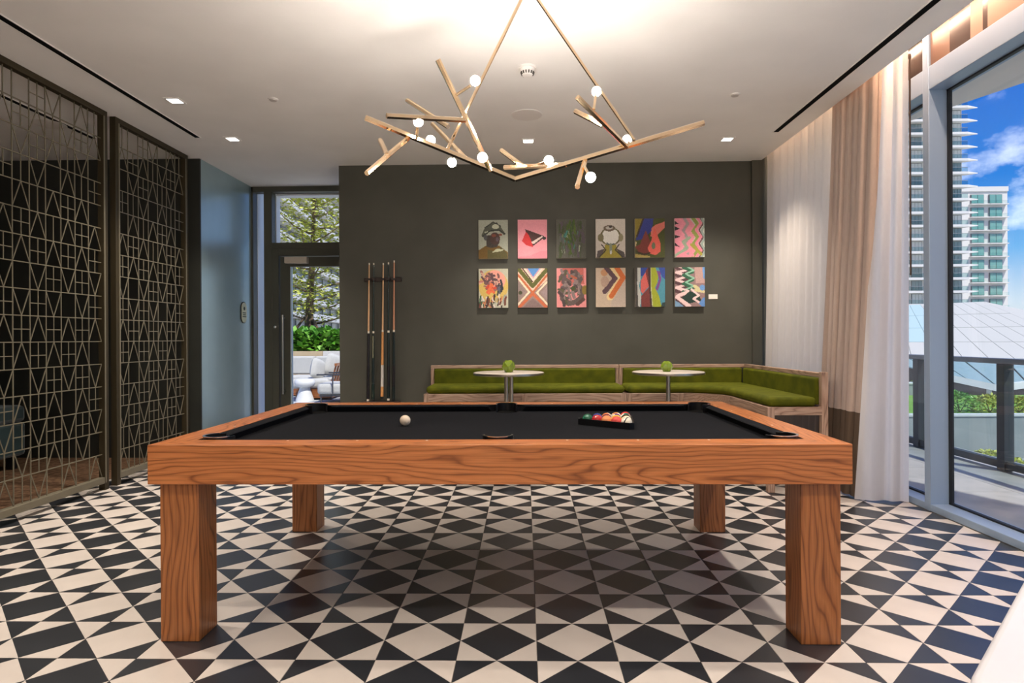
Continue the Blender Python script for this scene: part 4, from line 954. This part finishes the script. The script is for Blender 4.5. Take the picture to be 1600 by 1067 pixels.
for i, lab in enumerate(mix):
    shrub(8.85 + .6 * i, 12.85, -.36, .36, .34, .36 - .03 * (i > 1) + (.06 if i == 0 else 0), lab, 30 + i, 700, .07, 'leaf' if i < 1 else 'leaf2', 'shrubs on the lawn terrace')
fs_ = ['yellow green shrub at the foot of the planter wall', 'bushy yellow green plant right of the railing post', 'small green plant at the foot of the planter wall by the mullion', 'leafy plant farther right at the foot of the planter wall']
for (x, y), lab, hh in zip(((7.75, 9.9), (7.5, 8.9), (8.3, 11.3), (8.4, 9.3)), fs_, (.42, .5, .3, .5)):
    shrub(x, y, -1.15, .42, .4, hh, lab, int(x * 97), 700, .07, 'leaf2', 'plants below the planter wall')
shrub(10.2, 15.4, -.32, .35, .3, .22, 'green plant in front of the upper planter wall', 77, 400, .07, 'leaf')
shrub(11.1, 17.4, -4.2, .9, .6, 4.5, 'green hedge plant above the upper planter wall', 78, 900, .1, 'leaf2')

# ---- pavilion with faceted white roof
pv = thing('pavilion', 'low pavilion with folded white roof beyond the balcony railing', 'building', (28, 44, -1.15))
def pvp(p): return (p[0] - 28, p[1] - 44, p[2] + 1.15)
A_, B_, C_, D_ = (21.5, 37.5, -.08), (35.5, 38.0, -.28), (36.3, 50, 3.9), (28.3, 49.0, 3.55)
nU, nV = 9, 4
rp = mat('roof_white_panel', (186, 185, 178), .7); rg = mat('roof_glass_panel', (176, 200, 200), .35, spec=.4)
def lerp(a, b, t): return tuple(x + (y - x) * t for x, y in zip(a, b))
for i in range(nU):
    for j in range(nV):
        def q(u, v): return lerp(lerp(A_, B_, u), lerp(D_, C_, u), v)
        g = .004
        u0, u1, v0, v1 = i / nU + g * .4, (i + 1) / nU - g * .4, j / nV + g, (j + 1) / nV - g
        c4 = [q(u0, v0), q(u1, v0), q(u1, v1), q(u0, v1)]
        mb = MB().add([pvp(p) for p in c4] + [pvp((p[0], p[1], p[2] - .12)) for p in c4], [(0, 1, 2, 3), (7, 6, 5, 4), (0, 4, 5, 1), (1, 5, 6, 2), (2, 6, 7, 3), (3, 7, 4, 0)])
        part('roof_panel', mb, rg if i < 3 and j > 0 else rp, pv)
back = [C_, (46, 46, .2), (46, 38.5, -.6), B_]
mb = MB().add([pvp(p) for p in back] + [pvp((p[0], p[1], p[2] - .12)) for p in back], [(0, 1, 2, 3), (7, 6, 5, 4), (0, 4, 5, 1), (1, 5, 6, 2), (2, 6, 7, 3), (3, 7, 4, 0)])
part('roof_slope', mb, rp, pv)
lo3 = [(21.0, 34.0, -.55), (24.6, 33.0, -1.42), (30.5, 34.5, -.95)]
hi3 = [(21.2, 37.3, -.12), (25.8, 37.3, -.16), (33.5, 37.6, -.24)]
fw_ = mat('fascia_white', (226, 224, 218), .6)
for k in range(2):
    for s in range(3):
        a0, a1 = lerp(lo3[k], lo3[k + 1], s / 3 + .01), lerp(lo3[k], lo3[k + 1], (s + 1) / 3 - .01); b0, b1 = lerp(hi3[k], hi3[k + 1], s / 3 + .01), lerp(hi3[k], hi3[k + 1], (s + 1) / 3 - .01)
        c4 = [a0, a1, b1, b0]
        part('canopy_glass', MB().add([pvp(p) for p in c4] + [pvp((p[0], p[1], p[2] - .06)) for p in c4], [(0, 1, 2, 3), (7, 6, 5, 4), (0, 4, 5, 1), (1, 5, 6, 2), (2, 6, 7, 3), (3, 7, 4, 0)]), mat('canopy_blue_glass', (150, 170, 172), .35, spec=.4), pv)
    part('fascia', MB().bar(pvp((lo3[k][0], lo3[k][1] - .1, lo3[k][2] - .12)), pvp((lo3[k + 1][0], lo3[k + 1][1] - .1, lo3[k + 1][2] - .12)), .3, .34), fw_, pv)
part('rear_wall', MB().box(*[v for v in (21 - 28, 46 - 28)], 40 - 44, 40.4 - 44, -3.0, .9), mat('dark_maroon_glazing', (84, 62, 66), .3), pv)
part('column', MB().bar(pvp((24.9, 34, -4.2)), pvp((24.7, 33.6, -1.4)), .24, n=8), fw_, pv)
part('column', MB().bar(pvp((29.4, 35, -4.2)), pvp((29.3, 34.6, -1.0)), .24, n=8), fw_, pv)

# ---- apartment towers
def tower(name, label, x0, x1, y, ztop, zbot, fh, bays, over, tip=0, solid=0):
    t = thing(name, label, 'building', (x0, y, -1.15))
    W = x1 - x0; H = ztop + 1.15
    part('core_wall', MB().box(0, W, 1.6, 16, 0, H + 1.2), M['bwhite'], t)
    n = int((ztop - zbot) / fh); z = H
    bw = W / bays
    slab = MB().box(-1, W + over, -.2, 1.6, -.28, .28)
    if tip: slab.add([(W + over, -.2, -.28), (W + over + tip, 1.2, .1), (W + over, 1.6, -.28), (W + over, -.2, .28), (W + over + tip, 1.2, .28), (W + over, 1.6, .28)], [(0, 1, 2), (3, 5, 4), (0, 3, 4, 1), (1, 4, 5, 2), (0, 2, 5, 3)])
    sm_ = slab.mesh('balcony_slab', M['bwhite'])
    gm = MB().box(.25, bw - .25, 1.45, 1.62, .28, fh - .32).mesh('window', M['bdark'])
    pm_ = MB()
    for k in range(3): pm_.box(.35 + k * (bw - .7) / 3 + .05, .35 + (k + 1) * (bw - .7) / 3 - .05, 1.38, 1.46, .35, fh - .45)
    pmm = [pm_.mesh('window_pane', M['bglass']), pm_.mesh('window_pane_pale', mat('pale_blind', (214, 214, 210), .6))]
    rm = MB().box(-.9, W + over - .1, -.16, -.12, .3, 1.25).mesh('balcony_railing', glass('tower_rail_glass', (222, 236, 236), .04) if 'tower_rail_glass' not in MATS else MATS['tower_rail_glass'])
    rh = MB().box(-.9, W + over - .1, -.2, -.1, 1.25, 1.33).mesh('balcony_handrail', M['bgrey'])
    rr = random.Random(5)
    for f in range(n + 1):
        z = H - f * fh
        link('balcony_slab', sm_, t, (0, 0, z))
        r_ = link('balcony_railing', rm, t, (0, 0, z)); link('handrail', rh, r_, (0, 0, 0))
        for b in range(bays):
            w_ = link('window', gm, t, (b * bw, 0, z)); link('window_pane', pmm[rr.random() < .35], w_, (0, 0, 0))
    return t
tower('apartment_tower', 'tall white tower with stacked pointed balconies outside the window', 86.5, 105.2, 150, 55.6, 2, 3.14, 6, .3, 3.2)
t2 = thing('apartment_block', 'lower white apartment block with green windows right of the tower', 'building', (108.0, 168, -1.15))
part('block_wall', MB().box(0, 21.4, 1.2, 14, 0, 41.5), M['bwhite'], t2)
part('parapet', MB().box(-.1, 21.5, .9, 1.3, 40.9, 42.2), M['bwhite'], t2)
wm = MB().box(0, 3.4, .9, 1.25, 0, 2.5).mesh('window', M['bdark']); wp = MB().box(.12, 1.62, .82, .92, .12, 2.4).box(1.76, 3.28, .82, .92, .12, 2.4).mesh('window_pane', mat('green_pane', (120, 168, 158), .12, spec=.8))
ws = MB().box(-.4, 4.6, .1, 1.3, -.35, -.1).mesh('balcony_slab', M['bwhite'])
wr = MB().box(-.3, 4.5, .1, .16, -.1, .8).mesh('railing', M['railglass'])
for f in range(11):
    for x in (11.6, 16.4):
        w_ = link('window', wm, t2, (x, 0, 37.6 - 3.5 * f)); link('window_pane', wp, w_); link('balcony_slab', ws, t2, (x, 0, 37.6 - 3.5 * f)); link('railing', wr, t2, (x, 0, 37.6 - 3.5 * f))

# ================================================================== TERRACE (left, through the door)
ter = struct('floor_terrace', MB().box(-12, -1.2, YA + .25, 16.5, -.3, -.03), M['grout'], 'pale paved terrace outside the glazed door', 'floor')
pm2 = MB().box(-.597, .597, -.597, .597, -.03, -.006).mesh('paver', mottle(mat('pale_terrace_stone', rough=.7), (196, 194, 190), (210, 208, 204), 2.))
for i in range(6):
    for j in range(7): link('paver', pm2, ter, (-7.8 + 1.2 * i, 8.4 + 1.2 * j, 0))
rug = MB()
for k in range(14): rug.box(-5.6, -2.9, 11.3 + k * .14, 11.3 + k * .14 + .14, -.006, .004, k % 2)
o = link('outdoor_rug', rug.mesh('outdoor_rug', [mat('rug_blue_grey', (104, 114, 128), .95), mat('rug_white', (208, 210, 210), .95)])); tag(o, 'blue grey and white striped outdoor rug on the terrace', 'rug')
sf = thing('outdoor_sofa', 'long pale grey outdoor sofa on a teak base beneath the hedge', 'sofa', (-5.0, 13.6, 0))
part('teak_base', MB().box(-1.6, 1.6, -.62, .25, .03, .17), M['teak'], sf)
for a, b in ((-1.6, -.85), (-.83, -.07), (-.05, .76), (.78, 1.6)):
    part('seat_cushion', MB().box(a, b, -.64, .02, .18, .43), M['cushion'], sf, bevel=.04, seg=3)
for a, b in ((-1.6, -.52), (-.5, .33), (.35, 1.6)):
    part('back_cushion', MB().box(a, b, .02, .22, .43, .83), M['cushion'], sf, bevel=.04, seg=3)
lc = thing('lounge_chair', 'cushioned teak lounge chair between the stool and the sofa', 'chair', (-4.25, 12.56, 0))
part('seat_cushion', MB().box(-.42, .36, -.35, .35, .22, .42), M['cushion'], lc, bevel=.07, seg=4)
part('teak_base', MB().box(-.30, .40, -.34, .34, .04, .21), M['teak'], lc)
for k in range(4): part('back_slat', MB().bar((.36, -.27 + .18 * k, .2), (.5, -.27 + .18 * k, .72), .05, .03), M['teak'], lc)
part('back_rail', MB().bar((.5, -.34, .70), (.5, .34, .70), .05), M['teak'], lc)
def pillow(x, y, z, ry, rz, label, s=.42):
    def fn(u, v):
        a, b = u * 2 - 1, v * 2 - 1; return (a * s / 2 * (1 - .08 * b * b), 0, b * s / 2 * (1 - .08 * a * a))
    mb = MB()
    for sg in (1, -1):
        def f2(u, v, sg=sg):
            a, b = u * 2 - 1, v * 2 - 1; th = .075 * ((1 - a ** 4) * (1 - b ** 4)) ** .6
            return (a * s / 2 * (1 - .1 * b * b), sg * th, b * s / 2 * (1 - .1 * a * a))
        mb.grid(12, 12, f2)
    o = link('pillow', mb.mesh('pillow', M['cushion'], True), None, (x, y, z)); o.rotation_euler = (.0, ry, rz); tag(o, label, 'pillow', 'pillows on the terrace seating')
pillow(-4.22, 12.55, .60, .28, 1.25, 'pale pillow leaning in the teak lounge chair')
pillow(-4.0, 12.9, .66, .35, 1.0, 'cream pillow behind the leaning one, nearest the door edge', .46)
sto = link('garden_stool', MB().lathe([(.175, 0), (.17, .03), (.10, .24), (.095, .27), (.17, .295), (.192, .33), (.192, .38), (.17, .415), (.12, .428), (.001, .43)], n=40).mesh('garden_stool', mat('white_cast_stone', (222, 222, 220), .6), True), None, (-4.29, 12.0, .004))
tag(sto, 'white mushroom-shaped stool table on the terrace', 'stool')
ac = thing('armchair', 'white cushioned armchair with thin dark frame, cut by the door edge', 'chair', (-3.5, 11.9, 0))
part('seat_cushion', MB().box(-.42, .36, -.33, .33, .15, .38), M['cushion'], ac, bevel=.08, seg=4)
for x in (-.34, .3):
    for y in (-.3, .3): part('leg', MB().bar((x, y, .004), (x, y, .16), .03, n=8), dm, ac)
for y in (-.36, .36):
    part('arm', MB().bar((-.4, y, .54), (.4, y, .54), .03, n=8), dm, ac); part('arm_support', MB().bar((-.1, y, .16), (-.1, y, .54), .024, n=8), dm, ac)
part('seat_frame', MB().box(-.38, .34, -.32, .32, .13, .155), dm, ac)
pb = thing('planter_box', 'long tan and white stone planter behind the outdoor sofa', 'planter', (-5.6, 14.2, 0))
for k, (a, b, mm) in enumerate(((-2.4, -.8, 'tan'), (-.79, .94, 'tan'), (.95, 1.7, 'bwhite'), (1.71, 3.6, 'bwhite'))): part('stone_panel', MB().box(a, b, 0, .1, 0, .93), M[mm], pb)
part('soil', MB().box(-2.4, 3.6, .1, 2.6, .6, .84), mat('dark_soil', (52, 42, 34), .95), pb)
hg = thing('hedge', 'dense glossy green hedge growing in the terrace planter', 'hedge', (-5.2, 14.75, .84))
rh_ = random.Random(9)
o = part('foliage', leaf_mass(rh_, 5200, .17, lambda q: (q.uniform(-2.4, 2.4), q.uniform(-.4, .4) * 1.0, q.uniform(0, .58)), .7, .8), M['leaf'], hg); o['kind'] = 'stuff'
part('stem', MB().box(-2.3, 2.3, -.12, .12, 0, .3), mat('hedge_twigs', (40, 52, 24), .9), hg)
tr = thing('tree', 'spreading yellow green tree with brown trunk behind the hedge', 'tree', (-5.62, 16.0, .84))
trk_ = part('trunk', MB().bar((0, 0, 0), (.03, 0, 1.1), .28, n=12, taper=.72).bar((.03, 0, 1.08), (.1, .05, 2.4), .2, n=12, taper=.7).bar((.1, .05, 2.38), (.16, .1, 4.6), .14, n=10, taper=.4), M['bark'], tr, smooth=True)
rt = random.Random(21); tips = []
for i in range(30):
    z = .75 + 3.4 * (i / 29) ; a = i * 2.399; ln = (1.9 - .25 * z) * rt.uniform(.75, 1.15)
    x0, y0 = .03 + .03 * z, .02 * z
    p = [(x0, y0, z)]
    for s in range(1, 5):
        q = s / 4; p.append((x0 + ln * q * math.cos(a + .25 * q), y0 + ln * q * math.sin(a + .25 * q), z + .12 * q + .38 * q * q))
    b = MB()
    for s in range(4): b.bar(p[s], p[s + 1], .06 * (1 - .2 * s), n=6, taper=.8)
    part('branch', b, M['bark'], tr); tips.append(p)
def canopy_pt(q):
    p = q.choice(tips); s = q.uniform(.18, 1.0) * 4; k = min(3, int(s)); f = s - k
    c = lerp(p[k], p[k + 1], f); w = .34
    return c[0] + q.gauss(0, w), c[1] + q.gauss(0, w), c[2] + .05 + q.gauss(0, .06)
o = part('foliage', leaf_mass(rt, 6000, .12, canopy_pt, .15, 1.2), M['leaf2'], tr); o['kind'] = 'stuff'
for s in (-1, 1): part('support_stake', MB().bar((s * .62, -.25, .1), (s * .08, -.02, .95), .07, n=8), M['bark'], tr)
rb = thing('residential_building', 'white terraced building with sloping balcony bands behind the tree', 'building', (-41.0, 100.0, -1.15), rz=math.atan2(50, -4.7))
part('facade_wall', MB().box(-45, 90, 1.6, 14, 0, 46), mat('dark_glazing', (104, 110, 114), .4), rb)  # plain grey wall for the dark glazing between the bands
for f in range(14):
    part('balcony_band', MB().box(-45, 90, -.4, 1.6, f * 3.3 - .3, f * 3.3 + .95), M['bwhite'], rb)
MATS_W = MB().box(0, 4.2, 1.4, 1.7, 0, 1.9).mesh('window', M['bdark'])
for f in range(13):
    for k in range(14): link('window', MATS_W, rb, (-38 + k * 8 + (f % 2) * 1.5, 0, f * 3.3 + 1.0))
struct('ground_court', MB().box(-120, -1.0, 16.6, 320, -1.6, -1.15), M['conc'], 'paved court beyond the terrace planter', 'ground')
shrub(-4.3, 17.8, -1.15, 1.0, .6, 2.9, 'pale feathery shrub behind the hedge at the door edge', 91, 1500, .14, 'leaf2')
